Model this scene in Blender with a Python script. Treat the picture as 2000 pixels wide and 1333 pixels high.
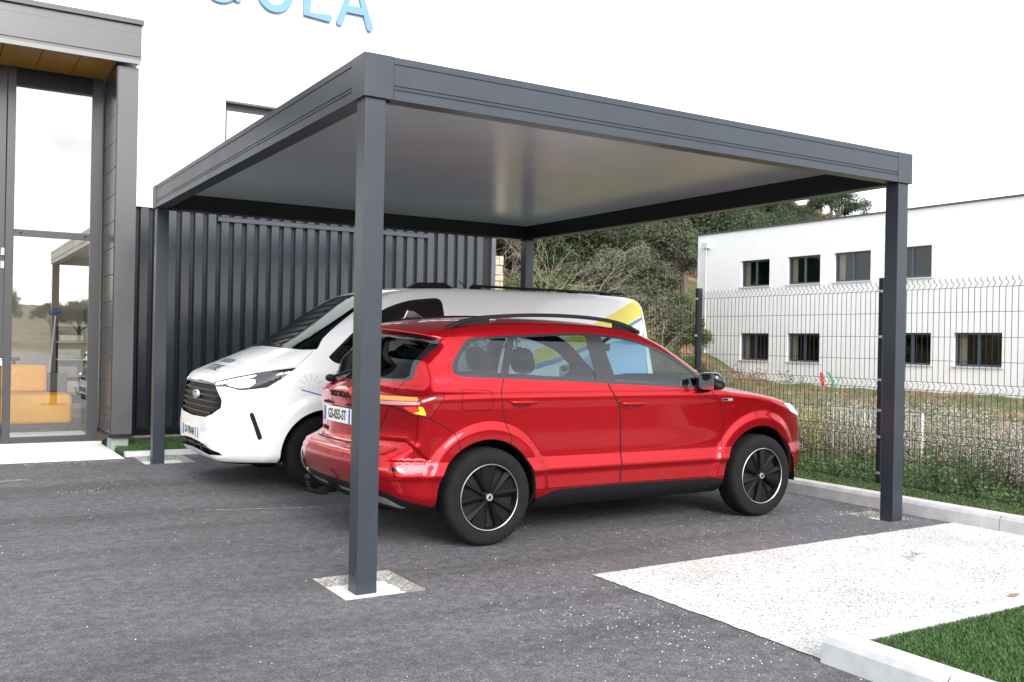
import bpy, bmesh, math, random
import numpy as np
from mathutils import Vector, Matrix
random.seed(7); rng=np.random.default_rng(7)
SC=bpy.context.scene; COL=SC.collection
for o in list(bpy.data.objects): bpy.data.objects.remove(o)
# ------------------------------------------------------------------ camera
cd=bpy.data.cameras.new('camera'); cam=bpy.data.objects.new('camera',cd); COL.objects.link(cam); SC.camera=cam
cd.sensor_width=36; cd.lens=1861.99/2000*36; cd.clip_start=.05; cd.clip_end=3000
_yaw,_pit,_rol=.550108,.0014065,.0191016
_f=Vector((math.sin(_yaw)*math.cos(_pit),math.cos(_yaw)*math.cos(_pit),math.sin(_pit)))
_r=_f.cross(Vector((0,0,1))).normalized(); _u=_r.cross(_f)
_c,_s=math.cos(_rol),math.sin(_rol)
_R=_c*_r+_s*_u; _U=-_s*_r+_c*_u
cam.matrix_world=Matrix(((_R.x,_U.x,-_f.x,-2.1117),(_R.y,_U.y,-_f.y,-5.0925),(_R.z,_U.z,-_f.z,1.4179),(0,0,0,1)))
# ------------------------------------------------------------------ sky and sun: thin bright overcast, low sun behind the camera
SUN_EL,SUN_AZ=math.radians(30),math.radians(185)     # azimuth clockwise from +Y
W=bpy.data.worlds.new('World'); SC.world=W; W.use_nodes=True
wn=W.node_tree.nodes; wl=W.node_tree.links; wn.clear()
out=wn.new('ShaderNodeOutputWorld'); bg=wn.new('ShaderNodeBackground'); bg.inputs[1].default_value=.13
sky=wn.new('ShaderNodeTexSky'); sky.sky_type='NISHITA'; sky.sun_disc=False
sky.sun_elevation=SUN_EL; sky.sun_rotation=SUN_AZ; sky.air_density=1.0; sky.dust_density=1.0; sky.ozone_density=1.0
hs=wn.new('ShaderNodeHueSaturation'); hs.inputs['Saturation'].default_value=.5; hs.inputs['Value'].default_value=1.15
tc=wn.new('ShaderNodeTexCoord'); mp=wn.new('ShaderNodeMapping'); mp.inputs['Scale'].default_value=(1,1,3.2)
nz=wn.new('ShaderNodeTexNoise'); nz.inputs['Scale'].default_value=1.6; nz.inputs['Detail'].default_value=7; nz.inputs['Roughness'].default_value=.62
cr=wn.new('ShaderNodeValToRGB'); cr.color_ramp.elements[0].position=.38; cr.color_ramp.elements[1].position=.66
cr.color_ramp.elements[0].color=(.3,.3,.3,1); cr.color_ramp.elements[1].color=(1,1,1,1)
cl=wn.new('ShaderNodeMixRGB'); cl.inputs[2].default_value=(7.0,7.15,7.4,1)
wl.new(tc.outputs['Generated'],mp.inputs[0]); wl.new(mp.outputs[0],nz.inputs[0]); wl.new(nz.outputs[0],cr.inputs[0])
wl.new(sky.outputs[0],hs.inputs['Color']); wl.new(hs.outputs[0],cl.inputs[1]); wl.new(cr.outputs[0],cl.inputs[0])
wl.new(cl.outputs[0],bg.inputs[0]); wl.new(bg.outputs[0],out.inputs[0])
sd=bpy.data.lights.new('sun','SUN'); sd.energy=1.8; sd.angle=math.radians(32); sd.color=(1,.965,.91)
sun=bpy.data.objects.new('sun',sd); COL.objects.link(sun)
_d=Vector((math.sin(SUN_AZ)*math.cos(SUN_EL),math.cos(SUN_AZ)*math.cos(SUN_EL),math.sin(SUN_EL)))
sun.rotation_euler=_d.to_track_quat('Z','Y').to_euler(); sun.location=_d*40
vs=SC.view_settings; vs.view_transform='Standard'; vs.look='None'; vs.gamma=1; vs.exposure=1.34; vs.use_curve_mapping=False
SC.render.engine='CYCLES'
# ------------------------------------------------------------------ materials
MATS={}
def lin(c): return tuple(c)+(1,)
def mat(name,col,rough=.5,metal=0,spec=.5,coat=0,emit=None,estr=0,var=0,vscale=8,bump=0,bscale=60,bdist=.002,rvar=0,coords='Object',sheen=0):
    if name in MATS: return MATS[name]
    m=bpy.data.materials.new(name); m.use_nodes=True; MATS[name]=m
    n=m.node_tree.nodes; l=m.node_tree.links; p=n['Principled BSDF']
    p.inputs['Base Color'].default_value=lin(col); p.inputs['Roughness'].default_value=rough
    p.inputs['Metallic'].default_value=metal; p.inputs['Specular IOR Level'].default_value=spec
    p.inputs['Coat Weight'].default_value=coat; p.inputs['Coat Roughness'].default_value=.03
    if emit: p.inputs['Emission Color'].default_value=lin(emit); p.inputs['Emission Strength'].default_value=estr
    t=n.new('ShaderNodeTexCoord')
    if var or rvar:
        z=n.new('ShaderNodeTexNoise'); z.inputs['Scale'].default_value=vscale; z.inputs['Detail'].default_value=5; z.inputs['Roughness'].default_value=.6
        l.new(t.outputs[coords],z.inputs[0])
    if var:
        r=n.new('ShaderNodeValToRGB'); a,b=1-var,1+var
        r.color_ramp.elements[0].position=.3; r.color_ramp.elements[1].position=.7
        r.color_ramp.elements[0].color=lin([min(1,c*a) for c in col]); r.color_ramp.elements[1].color=lin([min(1,c*b) for c in col])
        l.new(z.outputs[0],r.inputs[0]); l.new(r.outputs[0],p.inputs['Base Color'])
    if rvar:
        mr=n.new('ShaderNodeMapRange'); mr.inputs[1].default_value=.3; mr.inputs[2].default_value=.7; mr.inputs[3].default_value=max(0,rough-rvar); mr.inputs[4].default_value=rough+rvar
        l.new(z.outputs[0],mr.inputs[0]); l.new(mr.outputs[0],p.inputs['Roughness'])
    if bump:
        z2=n.new('ShaderNodeTexNoise'); z2.inputs['Scale'].default_value=bscale; z2.inputs['Detail'].default_value=3
        l.new(t.outputs[coords],z2.inputs[0])
        b=n.new('ShaderNodeBump'); b.inputs['Strength'].default_value=bump; b.inputs['Distance'].default_value=bdist
        l.new(z2.outputs[0],b.inputs['Height']); l.new(b.outputs[0],p.inputs['Normal'])
    return m
def nodes(m): return m.node_tree.nodes,m.node_tree.links,m.node_tree.nodes['Principled BSDF']
def twosided(m,inner):
    """inside face of a body panel: its own trim colour"""
    n,l,p=nodes(m); o=n['Material Output']
    g=n.new('ShaderNodeNewGeometry'); d=n.new('ShaderNodeBsdfDiffuse'); d.inputs[0].default_value=lin(inner)
    x=n.new('ShaderNodeMixShader'); l.new(g.outputs['Backfacing'],x.inputs[0]); l.new(p.outputs[0],x.inputs[1]); l.new(d.outputs[0],x.inputs[2]); l.new(x.outputs[0],o.inputs[0])
    return m
def glass(name,tint,f0=.06,rough=0,refl=(1,1,1)):
    if name in MATS: return MATS[name]
    m=bpy.data.materials.new(name); m.use_nodes=True; MATS[name]=m
    n=m.node_tree.nodes; l=m.node_tree.links; n.remove(n['Principled BSDF']); o=n['Material Output']
    t=n.new('ShaderNodeBsdfTransparent'); t.inputs[0].default_value=lin(tint)
    g=n.new('ShaderNodeBsdfGlossy'); g.inputs['Roughness'].default_value=rough; g.inputs[0].default_value=lin(refl)
    fr=n.new('ShaderNodeLayerWeight'); fr.inputs[0].default_value=.5
    mr=n.new('ShaderNodeMath'); mr.operation='POWER'; mr.inputs[1].default_value=5
    ma=n.new('ShaderNodeMapRange'); ma.inputs[3].default_value=f0; ma.inputs[4].default_value=1
    l.new(fr.outputs['Facing'],mr.inputs[0]); l.new(mr.outputs[0],ma.inputs[0])
    x=n.new('ShaderNodeMixShader'); l.new(ma.outputs[0],x.inputs[0]); l.new(t.outputs[0],x.inputs[1]); l.new(g.outputs[0],x.inputs[2]); l.new(x.outputs[0],o.inputs[0])
    return m
ANTH=mat('anthracite_coat',(.034,.041,.053),.33,spec=.4,var=.08,vscale=2.5,bump=.08,bscale=900,bdist=.0006,rvar=.05)
ANTHP=mat('anthracite_post',(.029,.035,.046),.33,spec=.4,var=.08,vscale=3,bump=.08,bscale=900,bdist=.0006,rvar=.05)
CLAD=mat('cladding_coat',(.028,.033,.043),.19,var=.1,vscale=2.5,rvar=.06,spec=.55)
DARKM=mat('dark_metal',(.009,.010,.013),.45,spec=.3,var=.08,vscale=6)
CEIL=mat('ceiling_coat',(.46,.54,.57),.2,spec=.5,var=.03,vscale=1.2,rvar=.03)
WHITEW=mat('white_render',(.82,.82,.82),.85,var=.025,vscale=1.3,bump=.25,bscale=220,bdist=.002)
WHITEP=mat('white_panel',(.80,.80,.79),.45,var=.02,vscale=1.0)
CONC=mat('kerb_concrete',(.45,.455,.455),.85,var=.16,vscale=6,bump=.35,bscale=160,bdist=.003)
BLACK=mat('black_plastic',(.007,.007,.008),.55,spec=.18,var=.1,vscale=20)
GLOSSB=mat('gloss_black',(.006,.006,.007),.08,coat=.6)
GAPM=mat('panel_gap',(.004,.004,.004),.9)
RUB=mat('tyre_rubber',(.0075,.0075,.008),.85,spec=.22,var=.25,vscale=12,bump=.2,bscale=120)
CHROME=mat('chrome',(.75,.76,.78),.12,metal=1)
SILVER=mat('silver_paint',(.55,.56,.58),.28,metal=.9)
# ------------------------------------------------------------------ mesh helpers
def mesh_obj(name,v,f,m,parent=None,smooth=False,normals=None):
    me=bpy.data.meshes.new(name); me.from_pydata([tuple(a) for a in v],[],[tuple(int(i) for i in a) for a in f]); me.update()
    return link_mesh(name,me,m,parent,smooth)
def link_mesh(name,me,m,parent=None,smooth=False):
    if m is not None and not me.materials: me.materials.append(m)
    if smooth: me.polygons.foreach_set('use_smooth',[True]*len(me.polygons))
    o=bpy.data.objects.new(name,me); COL.objects.link(o)
    if parent is not None: o.parent=parent
    return o
def fast_mesh(name,V,F,m,parent=None,smooth=False,N=None):
    """numpy triangles or quads straight into a mesh"""
    me=bpy.data.meshes.new(name); V=np.ascontiguousarray(V,dtype=np.float32); F=np.ascontiguousarray(F,dtype=np.int32); k=F.shape[1]
    me.vertices.add(len(V)); me.vertices.foreach_set('co',V.ravel())
    me.loops.add(F.size); me.loops.foreach_set('vertex_index',F.ravel())
    me.polygons.add(len(F)); me.polygons.foreach_set('loop_start',np.arange(0,F.size,k,dtype=np.int32)); me.polygons.foreach_set('loop_total',np.full(len(F),k,dtype=np.int32))
    me.update(calc_edges=True); me.validate(clean_customdata=False)
    if smooth or N is not None: me.polygons.foreach_set('use_smooth',np.ones(len(me.polygons),bool))
    if N is not None and len(N)==len(me.vertices): me.normals_split_custom_set_from_vertices(np.ascontiguousarray(N,dtype=np.float32))
    return link_mesh(name,me,m,parent)
class MB:
    def __init__(s): s.v=[]; s.f=[]
    def add(s,v,f):
        b=len(s.v); s.v+= [tuple(map(float,a)) for a in v]; s.f+=[tuple(b+i for i in a) for a in f]; return s
    def box(s,x0,x1,y0,y1,z0,z1):
        return s.add([(x0,y0,z0),(x1,y0,z0),(x1,y1,z0),(x0,y1,z0),(x0,y0,z1),(x1,y0,z1),(x1,y1,z1),(x0,y1,z1)],
          [(0,3,2,1),(4,5,6,7),(0,1,5,4),(1,2,6,5),(2,3,7,6),(3,0,4,7)])
    def prism(s,poly,axis,a,b):
        """2-D outline extruded along an axis: 'x' -> (y,z), 'y' -> (x,z), 'z' -> (x,y)"""
        n=len(poly); P=[]
        for w in (a,b):
            for p,q in poly: P.append({'x':(w,p,q),'y':(p,w,q),'z':(p,q,w)}[axis])
        fs=[tuple(range(n))[::-1],tuple(range(n,2*n))]+[(i,(i+1)%n,n+(i+1)%n,n+i) for i in range(n)]
        return s.add(P,fs)
    def tube(s,path,r,n=6,cap=True):
        path=[Vector(p) for p in path]; rs=r if hasattr(r,'__len__') else [r]*len(path); up=None; rings=[]
        for i,p in enumerate(path):
            t=(path[min(i+1,len(path)-1)]-path[max(i-1,0)]).normalized()
            if up is None: up=t.orthogonal().normalized()
            else:
                up=(up-t*up.dot(t)); up=up.normalized() if up.length>1e-6 else t.orthogonal().normalized()
            w=t.cross(up)
            rings.append([p+(up*math.cos(2*math.pi*k/n)+w*math.sin(2*math.pi*k/n))*rs[i] for k in range(n)])
        V=[q for g in rings for q in g]; F=[]
        for i in range(len(path)-1):
            for k in range(n): F.append((i*n+k,i*n+(k+1)%n,(i+1)*n+(k+1)%n,(i+1)*n+k))
        if cap: F.append(tuple(range(n))[::-1]); F.append(tuple((len(path)-1)*n+k for k in range(n)))
        return s.add(V,F)
    def lathe(s,prof,n=48,c=(0,0,0),closed=False):
        """profile (radius, y) turned about the y axis through c"""
        m=len(prof); V=[]
        for k in range(n):
            a=2*math.pi*k/n
            for r,y in prof: V.append((c[0]+r*math.cos(a),c[1]+y,c[2]+r*math.sin(a)))
        F=[]
        for k in range(n):
            for i in range(m if closed else m-1):
                j=(i+1)%m; F.append((k*m+i,((k+1)%n)*m+i,((k+1)%n)*m+j,k*m+j))
        return s.add(V,F)
    def blob(s,c,r,nu=14,nv=9,p=2.0,fn=None):
        """super-ellipsoid"""
        V=[];F=[]
        e=2.0/p
        sg=lambda a:math.copysign(abs(a)**e,a)
        for j in range(nv+1):
            ph=-math.pi/2+math.pi*j/nv
            for i in range(nu):
                th=2*math.pi*i/nu
                q=(c[0]+r[0]*sg(math.cos(ph))*sg(math.cos(th)),c[1]+r[1]*sg(math.cos(ph))*sg(math.sin(th)),c[2]+r[2]*sg(math.sin(ph)))
                V.append(fn(q) if fn else q)
        for j in range(nv):
            for i in range(nu): F.append((j*nu+i,j*nu+(i+1)%nu,(j+1)*nu+(i+1)%nu,(j+1)*nu+i))
        return s.add(V,F)
    def mirror_y(s):
        n=len(s.v); s.v+=[(x,-y,z) for x,y,z in s.v]; s.f+=[tuple(n+i for i in f[::-1]) for f in s.f]; return s
    def rot(s,axis,ang,c=(0,0,0),start=0):
        M=Matrix.Rotation(ang,3,axis); c=Vector(c)
        for i in range(start,len(s.v)): s.v[i]=tuple(M@(Vector(s.v[i])-c)+c)
        return s
    def build(s,name,m,parent=None,smooth=False,bevel=0,seg=2,autosmooth=None):
        me=bpy.data.meshes.new(name); me.from_pydata(s.v,[],s.f)
        bm=bmesh.new(); bm.from_mesh(me); bmesh.ops.recalc_face_normals(bm,faces=bm.faces)
        if bevel:
            bmesh.ops.remove_doubles(bm,verts=bm.verts,dist=1e-6)
            es=[e for e in bm.edges if len(e.link_faces)==2 and e.calc_face_angle(0)>.5]
            bmesh.ops.bevel(bm,geom=es,offset=bevel,segments=seg,affect='EDGES',profile=.5,clamp_overlap=True)
        bm.to_mesh(me); bm.free()
        if autosmooth:
            me.polygons.foreach_set('use_smooth',[True]*len(me.polygons)); me.set_sharp_from_angle(angle=autosmooth)
        return link_mesh(name,me,m,parent,smooth)
def B(x0,x1,y0,y1,z0,z1): return MB().box(x0,x1,y0,y1,z0,z1)
LABELS=set()
def tag(o,label,cat,group=None,kind=None):
    o['label']=label; o['category']=cat
    if group: o['group']=group
    if kind: o['kind']=kind
    return o
def thing(name,label,cat,loc=(0,0,0),rz=0,group=None):
    o=bpy.data.objects.new(name,None); COL.objects.link(o); o.location=loc; o.rotation_euler=(0,0,rz); o.empty_display_size=.2
    return tag(o,label,cat,group)
def structure(o): o['kind']='structure'; return o
def stuff(o,label=None,cat=None):
    o['kind']='stuff'
    if label: tag(o,label,cat)
    return o
def text_mesh(txt,size,extrude=.001,sx=1,shear=0,bold=0):
    c=bpy.data.curves.new('lettering','FONT'); c.body=txt; c.size=size; c.extrude=extrude; c.align_x='CENTER'; c.align_y='CENTER'; c.shear=shear; c.offset=bold; c.resolution_u=3
    o=bpy.data.objects.new('lettering',c); COL.objects.link(o); bpy.context.view_layer.update()
    dg=bpy.context.evaluated_depsgraph_get(); me=bpy.data.meshes.new_from_object(o.evaluated_get(dg))
    bpy.data.objects.remove(o)
    V=np.empty(len(me.vertices)*3); me.vertices.foreach_get('co',V); V=V.reshape(-1,3); V[:,0]*=sx
    F=[tuple(p.vertices) for p in me.polygons]; bpy.data.meshes.remove(me)
    return V,F
def put_text(name,txt,size,origin,right,up,m,parent,sx=1,shear=0,bold=0,ext=.001,fn=None):
    V,F=text_mesh(txt,size,ext,sx,shear,bold); r=np.array(right,float); u=np.array(up,float); nn=np.cross(r,u)
    P=np.array(origin)+V[:,:1]*r+V[:,1:2]*u+V[:,2:3]*nn
    if fn is not None: P=fn(P,V)
    return mesh_obj(name,P,F,m,parent)
# ================================================================== SETTING
def sst(a,b,x):
    t=np.clip((x-a)/(b-a),0,1); return t*t*(3-2*t)
def az(y): return .03*float(sst(2.5,6.0,np.float64(y)))
# ---- materials of the ground
def asphalt_mat():
    m=mat('asphalt',(.062,.061,.066),.82); n,l,p=nodes(m); t=n.new('ShaderNodeTexCoord')
    def noise(s,d=3): 
        z=n.new('ShaderNodeTexNoise'); z.inputs['Scale'].default_value=s; z.inputs['Detail'].default_value=d; l.new(t.outputs['Object'],z.inputs[0]); return z
    big=noise(.55,5); fine=noise(85,2); mid=noise(14,4)
    v=n.new('ShaderNodeTexVoronoi'); v.inputs['Scale'].default_value=130; l.new(t.outputs['Object'],v.inputs[0])
    r0=n.new('ShaderNodeValToRGB'); r0.color_ramp.elements[0].color=(.074,.074,.079,1); r0.color_ramp.elements[1].color=(.104,.103,.110,1); r0.color_ramp.elements[0].position=.32; r0.color_ramp.elements[1].position=.68
    l.new(big.outputs[0],r0.inputs[0])
    # aggregate: each stone its own grey
    sp=n.new('ShaderNodeSeparateColor'); l.new(v.outputs['Color'],sp.inputs[0])
    r1=n.new('ShaderNodeValToRGB'); r1.color_ramp.elements[0].color=(.55,.55,.55,1); r1.color_ramp.elements[1].color=(1.7,1.7,1.7,1); l.new(sp.outputs[0],r1.inputs[0])
    e=r1.color_ramp.elements.new(.985); e.color=(1.4,1.4,1.4,1); r1.color_ramp.elements[-1].color=(2.6,2.6,2.6,1)
    mx=n.new('ShaderNodeMixRGB'); mx.blend_type='MULTIPLY'; mx.inputs[0].default_value=1; l.new(r0.outputs[0],mx.inputs[1]); l.new(r1.outputs[0],mx.inputs[2])
    r2=n.new('ShaderNodeValToRGB'); r2.color_ramp.elements[0].color=(.80,.80,.80,1); r2.color_ramp.elements[1].color=(1.2,1.2,1.2,1); r2.color_ramp.elements[0].position=.35; r2.color_ramp.elements[1].position=.65; l.new(mid.outputs[0],r2.inputs[0])
    m2=n.new('ShaderNodeMixRGB'); m2.blend_type='MULTIPLY'; m2.inputs[0].default_value=1; l.new(mx.outputs[0],m2.inputs[1]); l.new(r2.outputs[0],m2.inputs[2]); l.new(m2.outputs[0],p.inputs['Base Color'])
    ad=n.new('ShaderNodeMath'); ad.operation='ADD'; l.new(v.outputs['Distance'],ad.inputs[0]); l.new(fine.outputs[0],ad.inputs[1])
    # long faint tyre tracks and damp patches
    mpp=n.new('ShaderNodeMapping'); mpp.inputs['Scale'].default_value=(.22,1.5,1); l.new(t.outputs['Object'],mpp.inputs[0])
    trk=n.new('ShaderNodeTexNoise'); trk.inputs['Scale'].default_value=1.3; trk.inputs['Detail'].default_value=6; l.new(mpp.outputs[0],trk.inputs[0])
    r5=n.new('ShaderNodeValToRGB'); r5.color_ramp.elements[0].color=(.74,.74,.74,1); r5.color_ramp.elements[1].color=(1.06,1.06,1.06,1); r5.color_ramp.elements[0].position=.34; r5.color_ramp.elements[1].position=.52; l.new(trk.outputs[0],r5.inputs[0])
    m5=n.new('ShaderNodeMixRGB'); m5.blend_type='MULTIPLY'; m5.inputs[0].default_value=1; l.new(m2.outputs[0],m5.inputs[1]); l.new(r5.outputs[0],m5.inputs[2]); l.new(m5.outputs[0],p.inputs['Base Color'])
    b=n.new('ShaderNodeBump'); b.inputs['Strength'].default_value=.45; b.inputs['Distance'].default_value=.004; l.new(ad.outputs[0],b.inputs['Height']); l.new(b.outputs[0],p.inputs['Normal'])
    return m
def resin_mat(name='resin_gravel',base=(.66,.66,.65)):
    m=mat(name,base,.8); n,l,p=nodes(m); t=n.new('ShaderNodeTexCoord')
    v=n.new('ShaderNodeTexVoronoi'); v.inputs['Scale'].default_value=105; l.new(t.outputs['Object'],v.inputs[0])
    sp=n.new('ShaderNodeSeparateColor'); l.new(v.outputs['Color'],sp.inputs[0])
    r1=n.new('ShaderNodeValToRGB'); r1.color_ramp.elements[0].color=(.10,.095,.09,1); r1.color_ramp.elements[1].color=lin([min(1,c*1.18) for c in base])
    for ps,cc in ((.06,(.33,.32,.31)),(.16,[c*.82 for c in base]),(.5,base)):
        e=r1.color_ramp.elements.new(ps); e.color=lin(cc)
    l.new(sp.outputs[1],r1.inputs[0])
    r2=n.new('ShaderNodeValToRGB'); r2.color_ramp.elements[0].color=(.30,.29,.28,1); r2.color_ramp.elements[1].color=(1,1,1,1); r2.color_ramp.elements[0].position=.0; r2.color_ramp.elements[1].position=.16
    v2=n.new('ShaderNodeTexVoronoi'); v2.feature='DISTANCE_TO_EDGE'; v2.inputs['Scale'].default_value=105; l.new(t.outputs['Object'],v2.inputs[0]); l.new(v2.outputs[0],r2.inputs[0])
    mx=n.new('ShaderNodeMixRGB'); mx.blend_type='MULTIPLY'; mx.inputs[0].default_value=.75; l.new(r1.outputs[0],mx.inputs[1]); l.new(r2.outputs[0],mx.inputs[2])
    z=n.new('ShaderNodeTexNoise'); z.inputs['Scale'].default_value=1.7; z.inputs['Detail'].default_value=6; l.new(t.outputs['Object'],z.inputs[0])
    r3=n.new('ShaderNodeValToRGB'); r3.color_ramp.elements[0].color=(.86,.85,.83,1); r3.color_ramp.elements[1].color=(1,1,1,1); r3.color_ramp.elements[0].position=.36; r3.color_ramp.elements[1].position=.56; l.new(z.outputs[0],r3.inputs[0])
    m3=n.new('ShaderNodeMixRGB'); m3.blend_type='MULTIPLY'; m3.inputs[0].default_value=1; l.new(mx.outputs[0],m3.inputs[1]); l.new(r3.outputs[0],m3.inputs[2]); l.new(m3.outputs[0],p.inputs['Base Color'])
    b=n.new('ShaderNodeBump'); b.inputs['Strength'].default_value=.7; b.inputs['Distance'].default_value=.004; b.invert=True; l.new(v.outputs['Distance'],b.inputs['Height']); l.new(b.outputs[0],p.inputs['Normal'])
    return m
ASPH=asphalt_mat(); RESIN=resin_mat()
SLABM=mat('pale_slab',(.70,.70,.68),.8,var=.05,vscale=3,bump=.3,bscale=140)
PADM=mat('pad_concrete',(.62,.62,.60),.8,var=.12,vscale=9,bump=.3,bscale=90)
CUTM=mat('cut_aggregate',(.26,.25,.235),.9,var=.55,vscale=70,bump=.9,bscale=80,bdist=.01)
TURFB=mat('turf_backing',(.022,.05,.014),.9,var=.3,vscale=30)
def field_mat():
    m=mat('field_soil',(.2,.12,.06),.95); n,l,p=nodes(m); t=n.new('ShaderNodeTexCoord')
    a=n.new('ShaderNodeTexNoise'); a.inputs['Scale'].default_value=.35; a.inputs['Detail'].default_value=8; a.inputs['Roughness'].default_value=.65; l.new(t.outputs['Object'],a.inputs[0])
    r=n.new('ShaderNodeValToRGB'); E=r.color_ramp.elements; E[0].position=.42; E[0].color=(.075,.105,.030,1); E[1].position=.66; E[1].color=(.30,.19,.11,1)
    for ps,c in ((.50,(.11,.115,.04,1)),(.555,(.20,.11,.05,1)),(.60,(.24,.135,.07,1))):
        e=E.new(ps); e.color=c
    l.new(a.outputs[0],r.inputs[0])
    f=n.new('ShaderNodeTexNoise'); f.inputs['Scale'].default_value=9; f.inputs['Detail'].default_value=6; l.new(t.outputs['Object'],f.inputs[0])
    r2=n.new('ShaderNodeValToRGB'); r2.color_ramp.elements[0].color=(.6,.6,.6,1); r2.color_ramp.elements[1].color=(1.4,1.4,1.4,1); r2.color_ramp.elements[0].position=.3; r2.color_ramp.elements[1].position=.7; l.new(f.outputs[0],r2.inputs[0])
    mx=n.new('ShaderNodeMixRGB'); mx.blend_type='MULTIPLY'; mx.inputs[0].default_value=1; l.new(r.outputs[0],mx.inputs[1]); l.new(r2.outputs[0],mx.inputs[2]); l.new(mx.outputs[0],p.inputs['Base Color'])
    b=n.new('ShaderNodeBump'); b.inputs['Strength'].default_value=.8; b.inputs['Distance'].default_value=.05; l.new(f.outputs[0],b.inputs['Height']); l.new(b.outputs[0],p.inputs['Normal'])
    return m
FIELD=field_mat()
# ---- terrain: one sheet to the horizon
def hillz(x,y):
    x=np.asarray(x,float); y=np.asarray(y,float)
    base=-.16-.16*sst(6,20,x)
    h=2.4*sst(27,37,y+.12*np.sin(x*.5)*4)+19*sst(38,112,y+.10*x+5*np.sin(x*.045))
    h=h*sst(-40,4,x)+ (1-sst(-40,4,x))*14*sst(60,190,y)
    back=9*sst(70,260,-y)
    bumps=.06*np.sin(x*1.7+y*.6)*np.sin(y*1.3-x*.4)+.04*np.sin(x*3.1-y*2.2)
    fld=sst(6.1,7.5,x)
    return base+h+back+bumps*fld*1.0
xs=np.unique(np.r_[np.linspace(-700,-40,12),np.linspace(-40,5,10),np.linspace(5.8,36,95),np.linspace(36,160,50),np.linspace(160,700,14)])
ys=np.unique(np.r_[np.linspace(-700,-30,14),np.linspace(-30,45,150),np.linspace(45,140,45),np.linspace(140,700,14)])
X,Y=np.meshgrid(xs,ys,indexing='ij'); Z=hillz(X,Y)
idx=np.arange(X.size).reshape(X.shape)
Fq=np.stack([idx[:-1,:-1],idx[1:,:-1],idx[1:,1:],idx[:-1,1:]],-1).reshape(-1,4)
structure(fast_mesh('ground',np.c_[X.ravel(),Y.ravel(),Z.ravel()],Fq,FIELD,smooth=True))
# ---- asphalt with the three cut-outs round the carport feet
HOLES=[(-.15,.34,-.222,.318),(4.66,5.0,-.045,.40),(-.09,.45,5.70,6.40)]
cx=sorted({-60,-20,-6,-3,1.38,5.125}|{h[i] for h in HOLES for i in (0,1)}); cy=sorted({-60,-20,-8,-4,-2.14,6.42,2.5,3,3.5,4,4.5,5,5.4}|{h[i] for h in HOLES for i in (2,3)})
mb=MB()
for i in range(len(cx)-1):
    for j in range(len(cy)-1):
        x0,x1,y0,y1=cx[i],cx[i+1],cy[j],cy[j+1]
        if any(x0>=h[0]-1e-6 and x1<=h[1]+1e-6 and y0>=h[2]-1e-6 and y1<=h[3]+1e-6 for h in HOLES): continue
        mb.add([(x0,y0,az(y0)),(x1,y0,az(y0)),(x1,y1,az(y1)),(x0,y1,az(y1))],[(0,1,2,3)])
structure(mb.build('car_park_asphalt',ASPH))
for (x0,x1,y0,y1),lab in zip(HOLES,('pale concrete footing in the asphalt under the near carport post','pale concrete footing under the carport post beside the right kerb','pale concrete footing under the carport post beside the glazed entrance')):
    z=az(.5*(y0+y1)); t=thing('concrete_footing',lab,'footing',((x0+x1)/2,(y0+y1)/2,z-.09),group='concrete footings of the carport posts'); cxm,cym=(x0+x1)/2,(y0+y1)/2
    B(x0+.004-cxm,x1-.004-cxm,y0+.004-cym,y1-.004-cym,-.06,.045).build('pad',PADM,t)
    s=MB()   # rough cut sides of the asphalt
    for (a,b,c,d,nx,ny) in ((x0,y0,x1,y0,0,1),(x1,y0,x1,y1,-1,0),(x1,y1,x0,y1,0,-1),(x0,y1,x0,y0,1,0)):
        N=26; V=[];
        for k in range(N+1):
            u=k/N; px,py=a+(c-a)*u,b+(d-b)*u
            j=random.uniform(.0,.03)+(.02 if ny<0 or nx<0 else 0)
            V.append((px-cxm,py-cym,.0885)); V.append((px+nx*j-cxm,py+ny*j-cym,.0885-random.uniform(.018,.035))); V.append((px+nx*(j+.03)-cxm,py+ny*(j+.03)-cym,.046))
        F=[]
        for k in range(N):
            F+=[(3*k,3*k+3,3*k+4,3*k+1),(3*k+1,3*k+4,3*k+5,3*k+2)]
        s.add(V,F)
    s.build('cut_edge',CUTM,t)
# ---- white resin gravel bay
W0=[(1.385,-.385),(3.2,-.345),(5.12,-.315),(5.12,-2.16),(1.385,-2.16)]
N=60; top=[]; 
for k in range(N+1):
    u=k/N; top.append((1.385+(5.12-1.385)*u,-.385+.07*u+random.uniform(-.006,.006)))
left=[(1.385+random.uniform(-.007,.007),-.385-(2.16-.385)*k/40) for k in range(1,40)]
poly=[(5.12,-2.2),(1.36,-2.2)]+left[::-1]+top
structure(mesh_obj('resin_gravel_bay',[(x,y,.005) for x,y in poly],[tuple(range(len(poly)))],RESIN))
# ---- kerbs: separate concrete units
def kerb_unit(name_parent,p0,p1,w,h,z0,inward):
    """one unit between two ends; front face along p0-p1, body on the 'inward' side, chamfered front arris"""
    p0=Vector(p0);p1=Vector(p1);n=Vector(inward).normalized();t=(p1-p0).normalized();g=.003
    p0=p0+t*g;p1=p1-t*g
    prof=[(0,-.12),(0,.0),(.012,h-.035),(.03,h-.008),(.045,h),(w-.008,h),(w,h-.008),(w,-.12)]
    m=MB();V=[]
    for q in (p0,p1):
        for d,z in prof: V.append((q.x+n.x*d,q.y+n.y*d,z0+z))
    k=len(prof);F=[tuple(range(k)),tuple(range(k,2*k))[::-1]]+[(i,i+k,(i+1)%k+k,(i+1)%k) for i in range(k)]
    m.add(V,F);return m.build('kerb_stone',CONC,name_parent)
kr=thing('kerb','pale concrete kerb of long units along the mesh fence','kerb',(5.12,0,0))
y=9.3
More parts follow.
